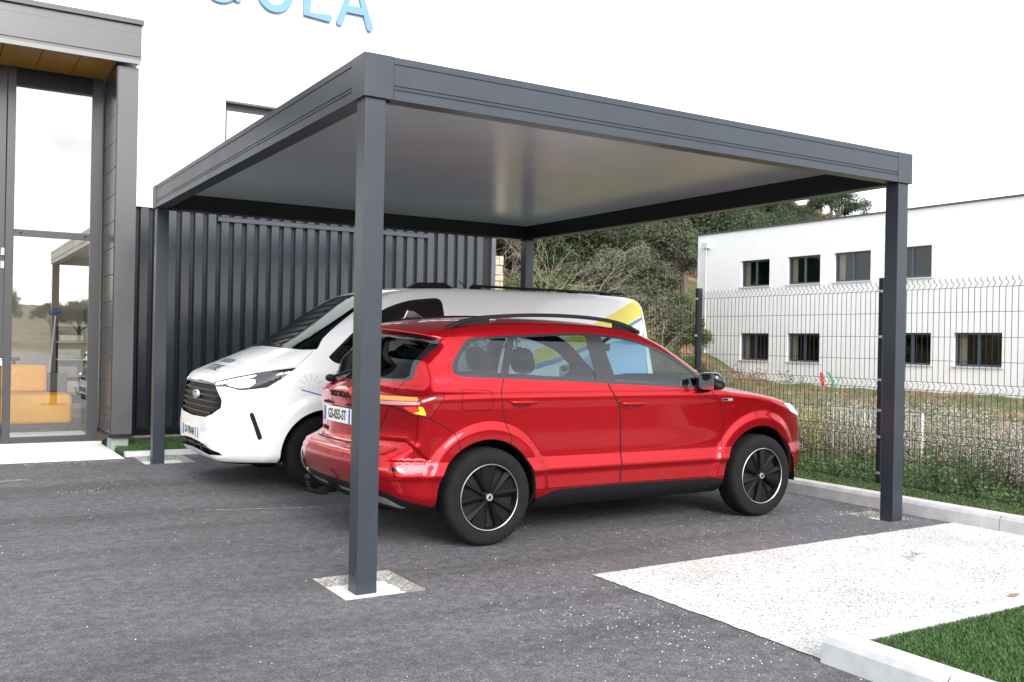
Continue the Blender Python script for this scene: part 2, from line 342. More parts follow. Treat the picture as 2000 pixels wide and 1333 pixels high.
while y>-4:
    y2=y-1.0 if abs(y-.3)>.01 else y-1.0
    kerb_unit(kr,(0,y,0),(0,y2,0),.15,.13,0,(1,0,0)); y=y2
kr2=thing('kerb','pale concrete kerb corner edging the near artificial lawn','kerb',(1.35,-2.16,0))
kx=0.0
xs_=[0,.9,1.9,2.9,3.77]
for a,b in zip(xs_[:-1],xs_[1:]): kerb_unit(kr2,(a+(.14 if a==0 else 0),0,0),(b,0,0),.14,.125,0,(0,-1,0))
ys_=[0,-.62,-1.6,-2.6,-3.6]
for a,b in zip(ys_[:-1],ys_[1:]): kerb_unit(kr2,(0,a-.0,0),(0,b,0),.14,.125,0,(1,0,0))
kr3=thing('kerb','low pale kerb along the turf strip below the dark cladding','kerb',(-.17,6.42,.03))
xs_=[0,1.0,2.0,3.0,4.0,5.0,5.29]
for a,b in zip(xs_[:-1],xs_[1:]): kerb_unit(kr3,(a,0,0),(b,0,0),.12,.055,0,(0,1,0))
# ---- turf
def blades(name,region,count,h,w,label,z,cols,parent=None,seed=1):
    """artificial turf pile: one leaf-shaped blade per tuft point, region = function(n) -> xy"""
    r=np.random.default_rng(seed); P=region(r,count); n=len(P)
    a=r.uniform(0,2*np.pi,n); hh=h*r.uniform(.6,1.15,n); lean=r.uniform(.2,.9,n)*hh; la=r.uniform(0,2*np.pi,n)
    ww=w*r.uniform(.7,1.2,n)
    base=np.c_[P,np.full(n,z)]
    dx=np.c_[np.cos(a),np.sin(a),np.zeros(n)]*ww[:,None]*.5; ln=np.c_[np.cos(la)*lean,np.sin(la)*lean,hh]
    mid=base+ln*np.array([.35,.35,.6])
    V=np.stack([base-dx,base+dx,mid+dx*.8,base+ln,mid-dx*.8],1).reshape(-1,3)
    i=np.arange(n)[:,None]*5
    F=np.concatenate([i+np.array([[0,1,2]]),i+np.array([[0,2,4]]),i+np.array([[4,2,3]])],0)
    o=fast_mesh(name,V,F,cols,parent); stuff(o,label,'grass') if parent is None else None
    return o
TURF=mat('turf_fibre',(.045,.105,.022),.55,var=.5,vscale=40); TURF2=mat('turf_fibre_strip',(.060,.095,.022),.6,var=.5,vscale=25)
structure(B(1.49,5.12,-6.2,-2.30,-.05,.100).build('lawn_base',TURFB))
structure(B(5.27,5.86,-4,9.3,-.05,.085).build('turf_strip_base',TURFB))
structure(B(-.17,5.64,6.54,8.1,-.05,.06).build('turf_bed_base',TURFB))
def rect(x0,x1,y0,y1): return lambda r,n: np.c_[r.uniform(x0,x1,n),r.uniform(y0,y1,n)]
blades('lawn_pile',lambda r,n:(lambda p:p[(p[:,1]>-2.3-(p[:,0]-1.2)*1.1)|(p[:,1]>-3.1)])(np.c_[r.uniform(1.485,4.2,n),r.uniform(-4.0,-2.295,n)]),150000,.026,.0038,'dense short green artificial turf inside the near kerb corner',.099,TURF,seed=3)
blades('strip_pile',rect(5.265,5.85,-1.9,3.2),34000,.030,.007,'narrow artificial turf strip between kerb and mesh fence',.084,TURF2,seed=4)
blades('bed_pile',rect(-.16,3.2,6.545,8.06),26000,.035,.009,'green turf bed at the foot of the dark cladding',.059,TURF,seed=5)
# ---- loose pale chippings on the asphalt
def chips(name,P,smin,smax,m,label,z=0):
    n=len(P); r=np.random.default_rng(11); s=r.uniform(smin,smax,n)**1.0
    a=r.uniform(0,6.28,n)
    tet=np.array([(1,0,0),(-.4,.8,0),(-.6,-.7,0),(.1,.1,.8)])
    c,sn=np.cos(a),np.sin(a)
    V=np.empty((n,4,3))
    for k in range(4):
        V[:,k,0]=P[:,0]+s*(tet[k,0]*c-tet[k,1]*sn); V[:,k,1]=P[:,1]+s*(tet[k,0]*sn+tet[k,1]*c); V[:,k,2]=P[:,2]+s*tet[k,2]
    i=np.arange(n)[:,None]*4
    F=np.concatenate([i+np.array([q]) for q in ((0,1,3),(1,2,3),(2,0,3))],0)
    return stuff(fast_mesh(name,V.reshape(-1,3),F,m),label,'gravel')
CHIP=mat('chippings',(.62,.61,.58),.8,var=.2,vscale=40)
r=np.random.default_rng(5)
pts=[np.c_[r.uniform(-2.2,5.0,600),r.uniform(-3.6,6.3,600)],
     np.c_[r.normal(1.0,.35,330),r.normal(-1.55,.5,330)],np.c_[r.uniform(2.2,5.1,260),r.normal(.3,.35,260)],
     np.c_[r.normal(4.75,.15,80),r.normal(.42,.05,80)],np.c_[r.uniform(-1.3,-.2,120),r.normal(6.15,.12,120)],
     np.c_[r.normal(-.95,.12,40),r.normal(4.15,.1,40)],np.c_[r.normal(.25,.15,60),r.normal(6.2,.06,60)]]
P=np.concatenate(pts); P=P[~((P[:,0]>1.37)&(P[:,1]<-.3))&(P[:,1]<6.38)&(P[:,0]<5.1)]
for h in HOLES: P=P[~((P[:,0]>h[0]-.01)&(P[:,0]<h[1]+.01)&(P[:,1]>h[2]-.01)&(P[:,1]<h[3]+.01))]
zz=np.array([az(y) for y in P[:,1]])
chips('loose_chippings',np.c_[P,zz+.001],.002,.0062,CHIP,'scattered small pale chippings on the dark asphalt')
# chalky scuffs: worn setting-out lines
CHALK=mat('chalk_line',(.42,.42,.42),.9,var=.4,vscale=30)
def scuff(name,label,p0,p1,w,n,seed):
    r=np.random.default_rng(seed); V=[];F=[]
    d=np.array(p1)-np.array(p0); L=np.hypot(*d); d=d/L; q=np.array([-d[1],d[0]])
    for k in range(n):
        t=r.uniform(0,1); c=np.array(p0)+d*L*t+q*r.normal(0,w); a=r.uniform(.004,.016); b=r.uniform(.002,.005)
        i=len(V)
        for s,u in ((-1,-1),(1,-.6),(1.1,.7),(-.8,1)):
            e=c+d*a*s+q*b*u; V.append((e[0],e[1],az(e[1])+.0045))
        F.append((i,i+1,i+2,i+3))
    return stuff(mesh_obj(name,V,F,CHALK),label,'marking')
scuff('chalk_mark','faint broken pale line on the asphalt in front of the van',(-.163,2.816),(.75,2.56),.008,150,2)
scuff('chalk_mark','short pale chalk scuff near the left edge of the asphalt',(-1.62,4.97),(-1.25,5.02),.02,110,3)
# ================================================================== CARPORT
LX,LY,PS,OV,HB,HT=4.885,5.923,.127,.018,2.809,3.056
cp=thing('carport','large dark grey flat roofed carport standing over the two vehicles','carport',(0,0,0))
posts=[(0,0,-.045,'post'),(LX-PS,0,-.045,'post'),(0,LY-PS,-.012,'post'),(LX-PS,LY-PS,.03,'post')]
for x,y,z,nm in posts:
    B(x,x+PS,y,y+PS,z,HB+.004).build(nm,ANTHP,cp,bevel=.005,seg=2)
# fascia profile (depth outwards, height), grooves cut in
H=HT-HB
def fprof(d):
    g=.006; zs=lambda f:HT-H*f
    return [(-.10,HB),(d,HB),(d,zs(.80)),(d-g,zs(.785)),(d-g,zs(.765)),(d,zs(.75)),(d,zs(.715)),(d-g,zs(.70)),(d-g,zs(.675)),(d,zs(.66)),(d,zs(.20)),(d-g,zs(.19)),(d-g,zs(.17)),(d,zs(.16)),(d,HT),(d-.03,HT),(-.10,HT)]
CW=.165
def fascia(axis,pos,sign,a,b,name='fascia'):
    pr=fprof(OV); m=MB()
    if axis=='x': m.prism([(pos-sign*0+ sign*d,z) for d,z in pr],'x',a,b)
    else: m.prism([(pos+sign*d,z) for d,z in pr],'y',a,b)
    return m.build(name,ANTH,cp)
# front fascia faces -Y at y=-OV ; back faces +Y ; sides along Y
fascia('x',0,-1,CW,LX-CW); fascia('x',LY,1,CW,LX-CW); fascia('y',0,-1,CW,LY-CW); fascia('y',LX,1,CW,LY-CW)
for sx,x in ((-1,0),(1,LX)):
    for sy,y in ((-1,0),(1,LY)):
        e=OV+.003; x_o=x+sx*e; y_o=y+sy*e; x_i=x-sx*(CW-.0015); y_i=y-sy*(CW-.0015); t=.03
        L=[(x_o,y_o),(x_i,y_o),(x_i,y_o-sy*t),(x_o-sx*t,y_o-sy*t),(x_o-sx*t,y_i),(x_o,y_i)]
        MB().prism(L,'z',HB-.001,HT+.002).build('corner_cover',ANTH,cp,bevel=.002,seg=1)
# structural beams inside the fascia, roof deck, ceiling
ID=.125
for (x0,x1,y0,y1) in ((-.002,LX+.002,.02,ID),(-.002,LX+.002,LY-ID,LY-.02),(.02,ID,ID+.001,LY-ID-.001),(LX-ID,LX-.02,ID+.001,LY-ID-.001)):
    B(x0 if x0>0 else .06,x1 if x1<LX else LX-.06,y0,y1,HB+.012,HT-.035).build('beam',DARKM,cp)
nC=5
for k in range(nC):
    x0=ID+.002+(LX-2*ID-.004)*k/nC; x1=ID+.002+(LX-2*ID-.004)*(k+1)/nC
    B(x0+.0008,x1-.0008,ID+.002,LY-ID-.002,2.985,3.02).build('ceiling_panel',CEIL,cp)
B(.005,LX-.005,.005,LY-.005,3.0215,HT-.012).build('roof_deck',DARKM,cp)
# hole with grommet near the foot of the near post
m=MB(); m.lathe([(.0005,0),(.0085,0),(.0085,.0025),(.011,.0025),(.011,-.001)],20); m.rot('Z',math.pi/2); 
o=m.build('cable_hole',GAPM,cp); o.location=(.001,.048,.07)
sh=thing('shim','flat red plastic shim under the foot of the near carport post','shim',(.05,.02,-.05))
B(-.045,.05,-.045,.03,.0,.0048).build('plate',mat('red_plastic',(.5,.03,.03),.5),sh)
# ================================================================== SHOWROOM BUILDING (left, behind the carport)
YW=8.1; XE=5.64
bl=thing('showroom_building','white and dark clad showroom building with blue letters high on its wall','building',(0,YW,0))
def P_(m,name,mt,**k): return m.build(name,mt,bl,**k)
# everything in building local space: y=0 is the cladding plane
P_(B(.02,XE-.03,.045,.30,.10,3.10),'cladding_backing',DARKM)
P_(B(.0,XE-.0,.05,.32,-.1,.165),'plinth',mat('plinth_concrete',(.33,.31,.28),.9,var=.35,vscale=9,bump=.5,bscale=60))
P_(B(.0,XE+.004,.012,.06,.166,.205),'base_flashing',DARKM)
per=.1745; n=int((XE-.12)/per)
rib=MB().prism([(-.066,.045),(-.056,.006),(-.050,.0),(.050,.0),(.056,.006),(.066,.045)],'z',.206,3.10).build('cladding_rib',CLAD,bl)
rib.location=(.12,0,0)
for k in range(1,n):
    o=rib.copy(); COL.objects.link(o); o.location=(.12+k*per,0,0)
P_(B(XE-.075,XE,-.004,.20,.206,3.10),'corner_flashing',mat('corner_flashing',(.085,.088,.1),.35,var=.05))
P_(MB().prism([(-.035,2.992),(-.035,3.048),(.02,3.075),(.02,2.992)],'x',1.233,4.42),'drip_flashing',CLAD)
# upper white wall, with a deep window opening
wx0,wx1,wz0,wz1=1.306,3.35,3.62,4.655; D=.3
up=[(-.0,wx0,3.10,9.2),(wx1,XE+.02,3.10,9.2),(wx0,wx1,wz1,9.2),(wx0,wx1,3.10,wz0)]
for a,b,c,d in up: P_(B(a,b,-.02,D,c,d),'upper_wall',WHITEP)
P_(B(-8,-.001,-.02,D,5.0,9.2),'upper_wall',WHITEP)
P_(B(wx0+.002,wx1-.002,.13,.20,wz1-.115,wz1-.002),'window_head',mat('window_head',(.02,.022,.026),.4))
P_(B(wx0+.002,wx1-.002,.10,.15,wz0+.002,wz1-.117),'roller_blind',WHITEP)
P_(B(wx0+.002,wx0+.028,.005,.099,wz0+.002,wz1-.117),'window_jamb',mat('window_head',(.02,.022,.026),.4))
P_(B(.235,.262,-.034,-.021,3.10,9.2),'downpipe_trim',WHITEP)
P_(B(-.0,XE+.02,.33,9,3.0,9.1),'building_core',WHITEP); P_(B(.2,XE-.01,.34,9,-.1,2.99),'building_core',DARKM)
# blue stand-off letters G O L A
LET=mat('letter_blue',(.12,.26,.46),.45); LETS=mat('letter_fixing',(.3,.3,.32),.5)
def stroke_letter(name,label,paths,x,z,group='blue letters on the white wall'):
    t=thing(name,label,'letter',(x,YW-.06,z),group=group)
    m=MB()
    for path,closed in paths:
        pts=[Vector((p[0],0,p[1])) for p in path]; w=.052; nP=len(pts); L=[];R=[]
        for i,p in enumerate(pts):
            if closed: tt=(pts[(i+1)%nP]-pts[i-1]).normalized()
            else: tt=(pts[min(i+1,nP-1)]-pts[max(i-1,0)]).normalized()
            nn=Vector((-tt.z,0,tt.x)); 
            sc=1.0
            if 0<i<nP-1 or closed:
                t1=(pts[i]-pts[i-1]).normalized(); sc=1/max(.5,abs(Vector((-t1.z,0,t1.x)).dot(nn)))
            L.append(p+nn*w*sc); R.append(p-nn*w*sc)
        if closed:
            V=[];F=[]
            for y in (-.02,.02):
                for i in range(nP): V+= [(L[i].x,y,L[i].z),(R[i].x,y,R[i].z)]
            k=2*nP
            for i in range(nP):
                j=(i+1)%nP; F+=[(2*i,2*j,2*j+1,2*i+1),(k+2*i,k+2*i+1,k+2*j+1,k+2*j),(2*i,k+2*i,k+2*j,2*j),(2*i+1,2*j+1,k+2*j+1,k+2*i+1)]
            m.add(V,F)
        else:
            def capr(c,a0): return [(c.x+w*math.cos(a0+math.pi*q/6),c.z+w*math.sin(a0+math.pi*q/6)) for q in range(1,6)]
            t1=(pts[-1]-pts[-2]); t0=(pts[1]-pts[0]); ae=math.atan2(t1.z,t1.x); a0=math.atan2(t0.z,t0.x)
            ol=[(p.x,p.z) for p in R]+capr(pts[-1],ae-math.pi/2)+[(p.x,p.z) for p in L[::-1]]+capr(pts[0],a0+math.pi/2)
            e_=.0012*len(m.v)/50; m.prism(ol,'y',-.02-min(e_,.003),.02-min(e_,.003))
    m.build('face',LET,t)
    f=MB()
    for path,closed in paths:
        for q in (path[0],path[len(path)//2]): f.tube([(q[0],.02,q[1]),(q[0],.045,q[1])],.016,8)
    f.build('standoff',LETS,t)
arc=lambda cx,cz,rx,rz,a0,a1,n=20:[(cx+rx*math.cos(math.radians(a0+(a1-a0)*k/n)),cz+rz*math.sin(math.radians(a0+(a1-a0)*k/n))) for k in range(n+1)]
zb=5.99
stroke_letter('letter','leftmost blue letter on the white wall, cut by the top edge',[(arc(.22,.31,.235,.30,40,330),False),([(.26,.33),(.455,.33),(.455,.06)],False)],.98,zb)
stroke_letter('letter','round blue letter second from left on the white wall',[(arc(0,.31,.225,.285,0,342.9,20),True)],1.945,zb)
stroke_letter('letter','blue letter shaped like a right angle on the white wall',[([(.05,.72),(.05,.045),(.37,.045)],False)],2.365,zb)
stroke_letter('letter','pointed blue letter at the right end of the word on the wall',[([(.05,.035),(.285,.74),(.52,.035)],False),([(.14,.25),(.43,.25)],False)],2.855,zb-.012)
# ------------------------------------------------------------------ glazed entrance with dark portal
pt=thing('entrance_portal','tall dark metal entrance portal with yellow soffit at the left','portal',(0,YW,0))
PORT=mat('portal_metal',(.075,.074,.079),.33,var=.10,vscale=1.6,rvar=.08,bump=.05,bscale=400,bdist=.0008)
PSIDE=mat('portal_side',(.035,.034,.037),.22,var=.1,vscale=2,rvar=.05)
YF=-1.0; XC0,XC1=-.235,.01
def PP(m,name,mt,**k): return m.build(name,mt,pt,**k)
PP(B(XC0+.012,XC1,YF,-.03,.222,4.64),'column',PORT,bevel=.004,seg=1)
PP(B(XC0-.015,XC1+.012,YF-.012,-.03,.185,.221),'column_base_trim',DARKM)
PP(B(-.205,-.02,YF+.05,YF+.40,.0,.184),'column_footing',mat('footing_block',(.30,.31,.31),.85,var=.1,vscale=10,bump=.3,bscale=90))
zj=[.222,.53,.86,1.17,1.50,1.82,2.14,2.46,2.78,3.10,3.42,3.74,4.06,4.38,4.64]
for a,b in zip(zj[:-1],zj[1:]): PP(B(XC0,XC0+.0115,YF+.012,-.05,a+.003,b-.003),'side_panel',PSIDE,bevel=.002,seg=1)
# header
PP(B(-6,.028,YF-.05,-.02,4.72,5.14),'header',PORT)
PP(B(-6,.016,YF-.062,YF-.051,4.76,5.04),'header_panel',PORT,bevel=.003,seg=1)
PP(B(-6,.012,YF-.085,YF-.0515,4.665,4.715),'header_trim',mat('header_trim',(.17,.17,.18),.35))
PP(B(-6,.045,YF-.09,-.0,5.142,5.20),'header_cap',mat('header_cap',(.045,.047,.052),.4))
YEL=mat('yellow_board',(.26,.125,.006),.38,var=.08,vscale=2)
k=0; x=XC0-.002
while x>-3.2:
    PP(B(x-.395,x-.005,YF-.04,-.10,4.668,4.70),'soffit_board',YEL); x-=.40
PP(B(-6,XC0-.001,YF-.03,-.09,4.702,4.718),'soffit_backing',DARKM)
# glazing: frame members and panes
gz=thing('entrance_glazing','tall glazed entrance screen reflecting the bright sky','glazing',(0,YW,0))
FR=mat('frame_grey',(.038,.039,.043),.34,var=.06,vscale=4)
PANE=glass('entrance_glass',(.86,.87,.86),.32)
def G(m,name,mt,**k): return m.build(name,mt,gz,**k)
yg0,yg1=-.085,-.02
def vert(x0,x1,z0=.065,z1=4.665,n='mullion'): return G(B(x0,x1,yg0,yg1,z0,z1),n,FR,bevel=.003,seg=1)
vert(-.375,-.25); vert(-1.325,-1.235); vert(-1.43,-1.335); vert(-2.5,-2.4); vert(-3.6,-3.5)
for a,b in ((-1.2345,-.3755),(-2.3995,-1.4305),(-3.4995,-2.5005)):
    G(B(a,b,yg0+.002,yg1-.002,.065,.142),'bottom_rail',FR); G(B(a,b,yg0+.002,yg1-.002,2.607,2.688),'transom',FR); G(B(a,b,yg0+.002,yg1-.002,4.46,4.663),'top_rail',DARKM)
    mesh_obj('pane',[(a,-.055,.143),(b,-.055,.143),(b,-.055,2.606),(a,-.055,2.606)],[(0,1,2,3)],PANE,gz)
    mesh_obj('pane',[(a,-.055,2.689),(b,-.055,2.689),(b,-.055,4.459),(a,-.055,4.459)],[(0,1,2,3)],PANE,gz)
for z in (2.36,2.20,1.02): G(B(-1.37,-1.335,-.11,-.0855,z,z+.085),'hinge',mat('hinge_silver',(.6,.6,.6),.35))
for x in (-1.16,-.43): G(B(x-.015,x+.015,-.092,-.0855,2.64,2.655),'bracket',BLACK)
gz2=G(B(-3.6,-.20,-.16,-.005,.03,.064),'threshold',mat('threshold_alu',(.55,.56,.56),.5))
structure(B(-6,-.205,6.30,8.10,-.05,.035).build('entrance_slab',SLABM))
# showroom inside
FLO=mat('showroom_floor',(.33,.27,.19),.35,var=.08,vscale=2); WALI=mat('showroom_wall',(.42,.38,.33),.8,var=.05); CEI=mat('showroom_ceiling',(.12,.12,.13),.8)
sr=thing('showroom_interior','beige showroom room seen through the entrance glass','room',(0,YW,0))
B(-6,0,.0,5.5,.0,.055).build('floor',FLO,sr); B(-6,.0,5.5,5.6,.0,4.9).build('back_wall',WALI,sr); B(-.06,.0,.31,5.5,.056,4.9).build('side_wall',WALI,sr); B(-6,0,.0,5.6,4.72,4.8).build('ceiling',CEI,sr)
so=thing('sofa','orange two cushion sofa on a grey base behind the glass','sofa',(-.95,YW+1.55,.056))
ORA=mat('orange_fabric',(.85,.42,.015),.75,var=.08,vscale=10,bump=.2,bscale=250)
B(-.75,.52,-.38,.42,.03,.13).build('base',mat('sofa_base',(.07,.075,.08),.6),so)
B(-.75,.55,-.42,.44,.131,.53).build('seat_cushion',ORA,so,bevel=.05,seg=3,autosmooth=.8)
B(-.75,.30,.20,.42,.531,.92).build('back_cushion',ORA,so,bevel=.06,seg=3,autosmooth=.8)
B(.31,.56,.24,.43,.531,.80).build('arm_panel',mat('sofa_arm',(.10,.105,.10),.7),so,bevel=.02)
sh_=thing('shelf_rack','grey shelf rack with small boxes behind the sofa','shelf',(-.28,YW+2.6,.056))
SHM=mat('shelf_board',(.40,.37,.32),.6)
for z in (.46,.72,.97,1.23,1.48): B(-.20,.21,-.2,.2,z,z+.022).build('shelf',SHM,sh_)
for x in (-.215,.212):
    B(x,x+.012,-.2,.2,0,1.75).build('side',mat('shelf_side',(.16,.16,.165),.5),sh_)
B(-.2,.21,.19,.205,.3,1.75).build('back',mat('shelf_back',(.25,.24,.23),.7),sh_)
for k,(x0,x1,z,h,c) in enumerate(((-.10,.12,.483,.17,(.62,.58,.5)),(-.16,.10,.743,.13,(.3,.3,.31)),(-.17,.15,.993,.14,(.35,.34,.34)),(-.15,.18,1.253,.09,(.5,.49,.47)))):
    bx=tag(B(x0,x1,-.17,.10,0,h).build('storage_box',mat('box_%d'%k,c,.6,var=.1,vscale=10),None,bevel=.015,seg=2),('cream','dark grey','mid grey','pale grey')[k]+' box on the '+('lowest','second','third','highest')[k]+' loaded shelf of the rack','box','boxes on the shelf rack')
    bx.location=(-.28,YW+2.6,.056+z)
br=thing('broom','blue headed broom leaning upside down behind the sofa','broom',(-.66,YW+2.05,.056))
MB().tube([(-.0,0,0),(.14,.12,1.62)],.013,8).build('handle',mat('broom_handle',(.6,.58,.55),.4),br)
MB().tube([(.06,.12,1.66),(.22,.12,1.70)],.035,8).build('head',mat('broom_blue',(.05,.10,.30),.6),br)
st=thing('bar_stool','dark tubular stand behind the left end of the sofa','stool',(-1.15,YW+2.7,.056))
B(-.2,.2,-.2,.2,.95,1.0).build('seat',BLACK,st); 
for a,b in ((-.17,-.17),(.17,-.17),(.17,.17),(-.17,.17)): MB().tube([(a,b,0),(a*.8,b*.8,.95)],.016,6).build('leg',BLACK,st)
# stone gable beyond the end of the showroom
sg=thing('stone_wall','sunlit pale stone wall end beyond the dark cladding','wall',(9.1,14,-.1))
STN=mat('rough_stone',(.46,.39,.29),.9,var=.3,vscale=5,bump=.8,bscale=25,bdist=.03)
zz_=0; r=random.Random(4)
while zz_<3.3:
    h=r.uniform(.14,.24); x=-1.2
    while x<.22:
        w=min(r.uniform(.2,.42),.232-x); 
        if w<.05: break
        j=r.uniform(0,.02); B(x+.006,x+w-.006,-j,.5,zz_+.006,zz_+h-.006).build('stone',STN,sg,bevel=.015,seg=1); x+=w
    zz_+=h
B(-1.2,.22,.03,.48,0,3.2).build('mortar',mat('mortar',(.5,.44,.36),.95),sg)
# ================================================================== WHITE TWO STOREY BUILDING (right)
XB=33.2
wb=thing('office_building','long white two storey building with dark windows beyond the fence','building',(XB,0,-.3))
wins=[(30.29,28.35,4.45,5.78),(27.2,25.22,4.45,5.78),(24.43,22.44,4.45,5.78),(21.4,19.45,4.45,5.78),(30.25,28.35,.75,2.11),(27.13,25.18,.75,2.11),(21.3,19.42,.80,2.14),(18.40,16.36,.80,2.15),(14.2,12.2,.8,2.15),(14.2,12.2,4.45,5.78)]
y1,y0=33.5,2.0; zt=7.34+.3
cy=sorted({y0,y1}|{w[0] for w in wins}|{w[1] for w in wins}); cz=sorted({-.4,zt}|{w[2]+.3 for w in wins}|{w[3]+.3 for w in wins})
def is_open(a,b,c,d): return any(a>=w[1]-1e-6 and b<=w[0]+1e-6 and c>=w[2]+.3-1e-6 and d<=w[3]+.3+1e-6 for w in wins)
mb=MB(); vid={}
def vv(x,y,z):
    k=(round(x,4),round(y,4),round(z,4))
    if k not in vid: vid[k]=len(mb.v); mb.v.append(k)
    return vid[k]
for i in range(len(cy)-1):
    for j in range(len(cz)-1):
        if is_open(cy[i],cy[i+1],cz[j],cz[j+1]): continue
        mb.f.append((vv(0,cy[i],cz[j]),vv(0,cy[i],cz[j+1]),vv(0,cy[i+1],cz[j+1]),vv(0,cy[i+1],cz[j])))
for w in wins:
    a,b,c,d=w[1],w[0],w[2]+.3,w[3]+.3; q=.24
    for e in (((a,c),(b,c)),((b,c),(b,d)),((b,d),(a,d)),((a,d),(a,c))):
        (p,r1),(s_,t_)=e; mb.f.append((vv(0,p,r1),vv(0,s_,t_),vv(q,s_,t_),vv(q,p,r1)))
mb.build('wall',WHITEW,wb)
B(.26,12,y0,y1-.02,zt-.25,zt-.2).build('roof',DARKM,wb); B(.012,12,y1-.3,y1-.001,-.4,zt-.001).build('end_wall',WHITEW,wb); B(11.7,12,y0,y1-.31,-.4,zt-.002).build('rear_wall',WHITEW,wb); B(.012,12,y0-.3,y0-.001,-.4,zt-.001).build('end_wall',WHITEW,wb)
B(-.06,.26,y0-.1,y1+.06,zt,zt+.07).build('coping',mat('coping_dark',(.06,.065,.075),.5),wb)
WFR=mat('window_frame_blue_grey',(.055,.075,.11),.4); WGL=glass('office_glass',(.55,.58,.58),.045); SILL=mat('sill_grey',(.62,.62,.62),.6)
ROOMW=mat('office_room',(.17,.15,.13),.9)
for k,w in enumerate(wins):
    a,b,c,d=w[1],w[0],w[2]+.3,w[3]+.3; f=MB(); q0,q1=.14,.20; t=.085
    f.box(q0,q1,a+.001,a+t,c+.001,d-.001).box(q0,q1,b-t,b-.001,c+.001,d-.001).box(q0,q1,a+t,b-t,c+.001,c+t).box(q0,q1,a+t,b-t,d-t,d-.001)
    mid=(a+b)/2; f.box(q0-.004,q1-.004,mid-.06,mid+.06,c+t,d-t)
    fr=f.build('window',WFR,wb)
    for u,v in ((a+t,mid-.06),(mid+.06,b-t)): mesh_obj('pane',[(.17,u,c+t),(.17,v,c+t),(.17,v,d-t),(.17,u,d-t)],[(0,3,2,1)],WGL,fr)
    B(-.06,.139,a-.08,b+.08,c-.05,c-.001).build('sill',SILL,fr)
    # curtain on the left jamb of the room and the room itself
    B(.26,.30,b-.42,b-.10,c+.05,d-.03).build('curtain',mat('curtain',(.55,.48,.36),.9),fr)
    m=MB(); m.add([(.241,a-.5,c-.6),(.241,b+.5,c-.6),(3.2,b+.5,c-.6),(3.2,a-.5,c-.6),(.241,a-.5,d+.3),(.241,b+.5,d+.3),(3.2,b+.5,d+.3),(3.2,a-.5,d+.3)],[(0,1,2,3),(4,7,6,5),(1,5,6,2),(0,3,7,4),(2,6,7,3)])
    m.build('room',ROOMW,wb)
# rainwater head and pipe at the left corner
rw=MB(); rw.tube([(-.10,32.75,0),(-.10,32.75,6.9)],.05,8); rw.build('downpipe',mat('downpipe_grey',(.55,.57,.57),.5),wb)
B(-.24,-.005,32.55,32.98,6.9,7.2).build('rainwater_head',mat('rain_head',(.55,.62,.62),.5),wb)
for (nm,lab,c,yy,tx,hh) in (('drain_pipe','short red corrugated pipe stub leaning up by the white building',(.62,.03,.03),23.45,.16,.80),('drain_pipe','bent green corrugated pipe stub beside the red one',(.02,.30,.12),22.95,.40001,.82)):
    m=MB(); path=[];rad=[]
    for k in range(41):
        u=k/40; bend=tx*u if tx<.4 else tx*max(0,u-.45)**1.4*1.6
        path.append((0,bend*.9,hh*u-.15)); rad.append(.075 if k%2 else .066)
    if tx>.4: rad=[q*.8 for q in rad]
    m.tube(path,rad,10); tag(m.build(nm,mat(nm+lab[:10],c,.5),None),lab,'pipe','pipe stubs by the white building').location=(31.5,yy,-.3)
# behind the camera, across the street: low neighbouring hall seen only as reflections
# ================================================================== VEHICLES: implicit body shells cut into panels
def smax(a,b,k):
    h=np.clip(k-np.abs(a-b),0,None)/k
    return np.maximum(a,b)+h*h*k*.25
def psdf(poly,px,pz):
    """signed distance to a closed polygon, negative inside"""
    P=np.asarray(poly,float);n=len(P)
    d=np.full(px.shape,1e9);s=np.ones(px.shape,bool)
    for i in range(n):
        ax,az=P[i];bx,bz=P[i-1];ex,ez=bx-ax,bz-az
        wx,wz=px-ax,pz-az
        t=np.clip((wx*ex+wz*ez)/(ex*ex+ez*ez+1e-12),0,1)
        dx,dz=wx-ex*t,wz-ez*t
        d=np.minimum(d,dx*dx+dz*dz)
        c1=pz>=az;c2=pz<bz;c3=ex*wz>ez*wx
        f=(c1&c2&c3)|(~c1&~c2&~c3)
        s^=f
    return np.where(s,1,-1)*np.sqrt(d)
def spline(pts,sub=4,closed=False):
    """Catmull-Rom through points"""
    P=np.asarray(pts,float);n=len(P);out=[]
    for i in range(n if closed else n-1):
        p0=P[(i-1)%n] if closed or i>0 else P[i]
        p1=P[i];p2=P[(i+1)%n]
        p3=P[(i+2)%n] if closed or i+2<n else P[(i+1)%n]
        for k in range(sub):
            t=k/sub
            out.append(.5*((2*p1)+(-p0+p2)*t+(2*p0-5*p1+4*p2-p3)*t*t+(-p0+3*p1-3*p2+p3)*t**3))
    if not closed: out.append(P[-1])
    return np.array(out)

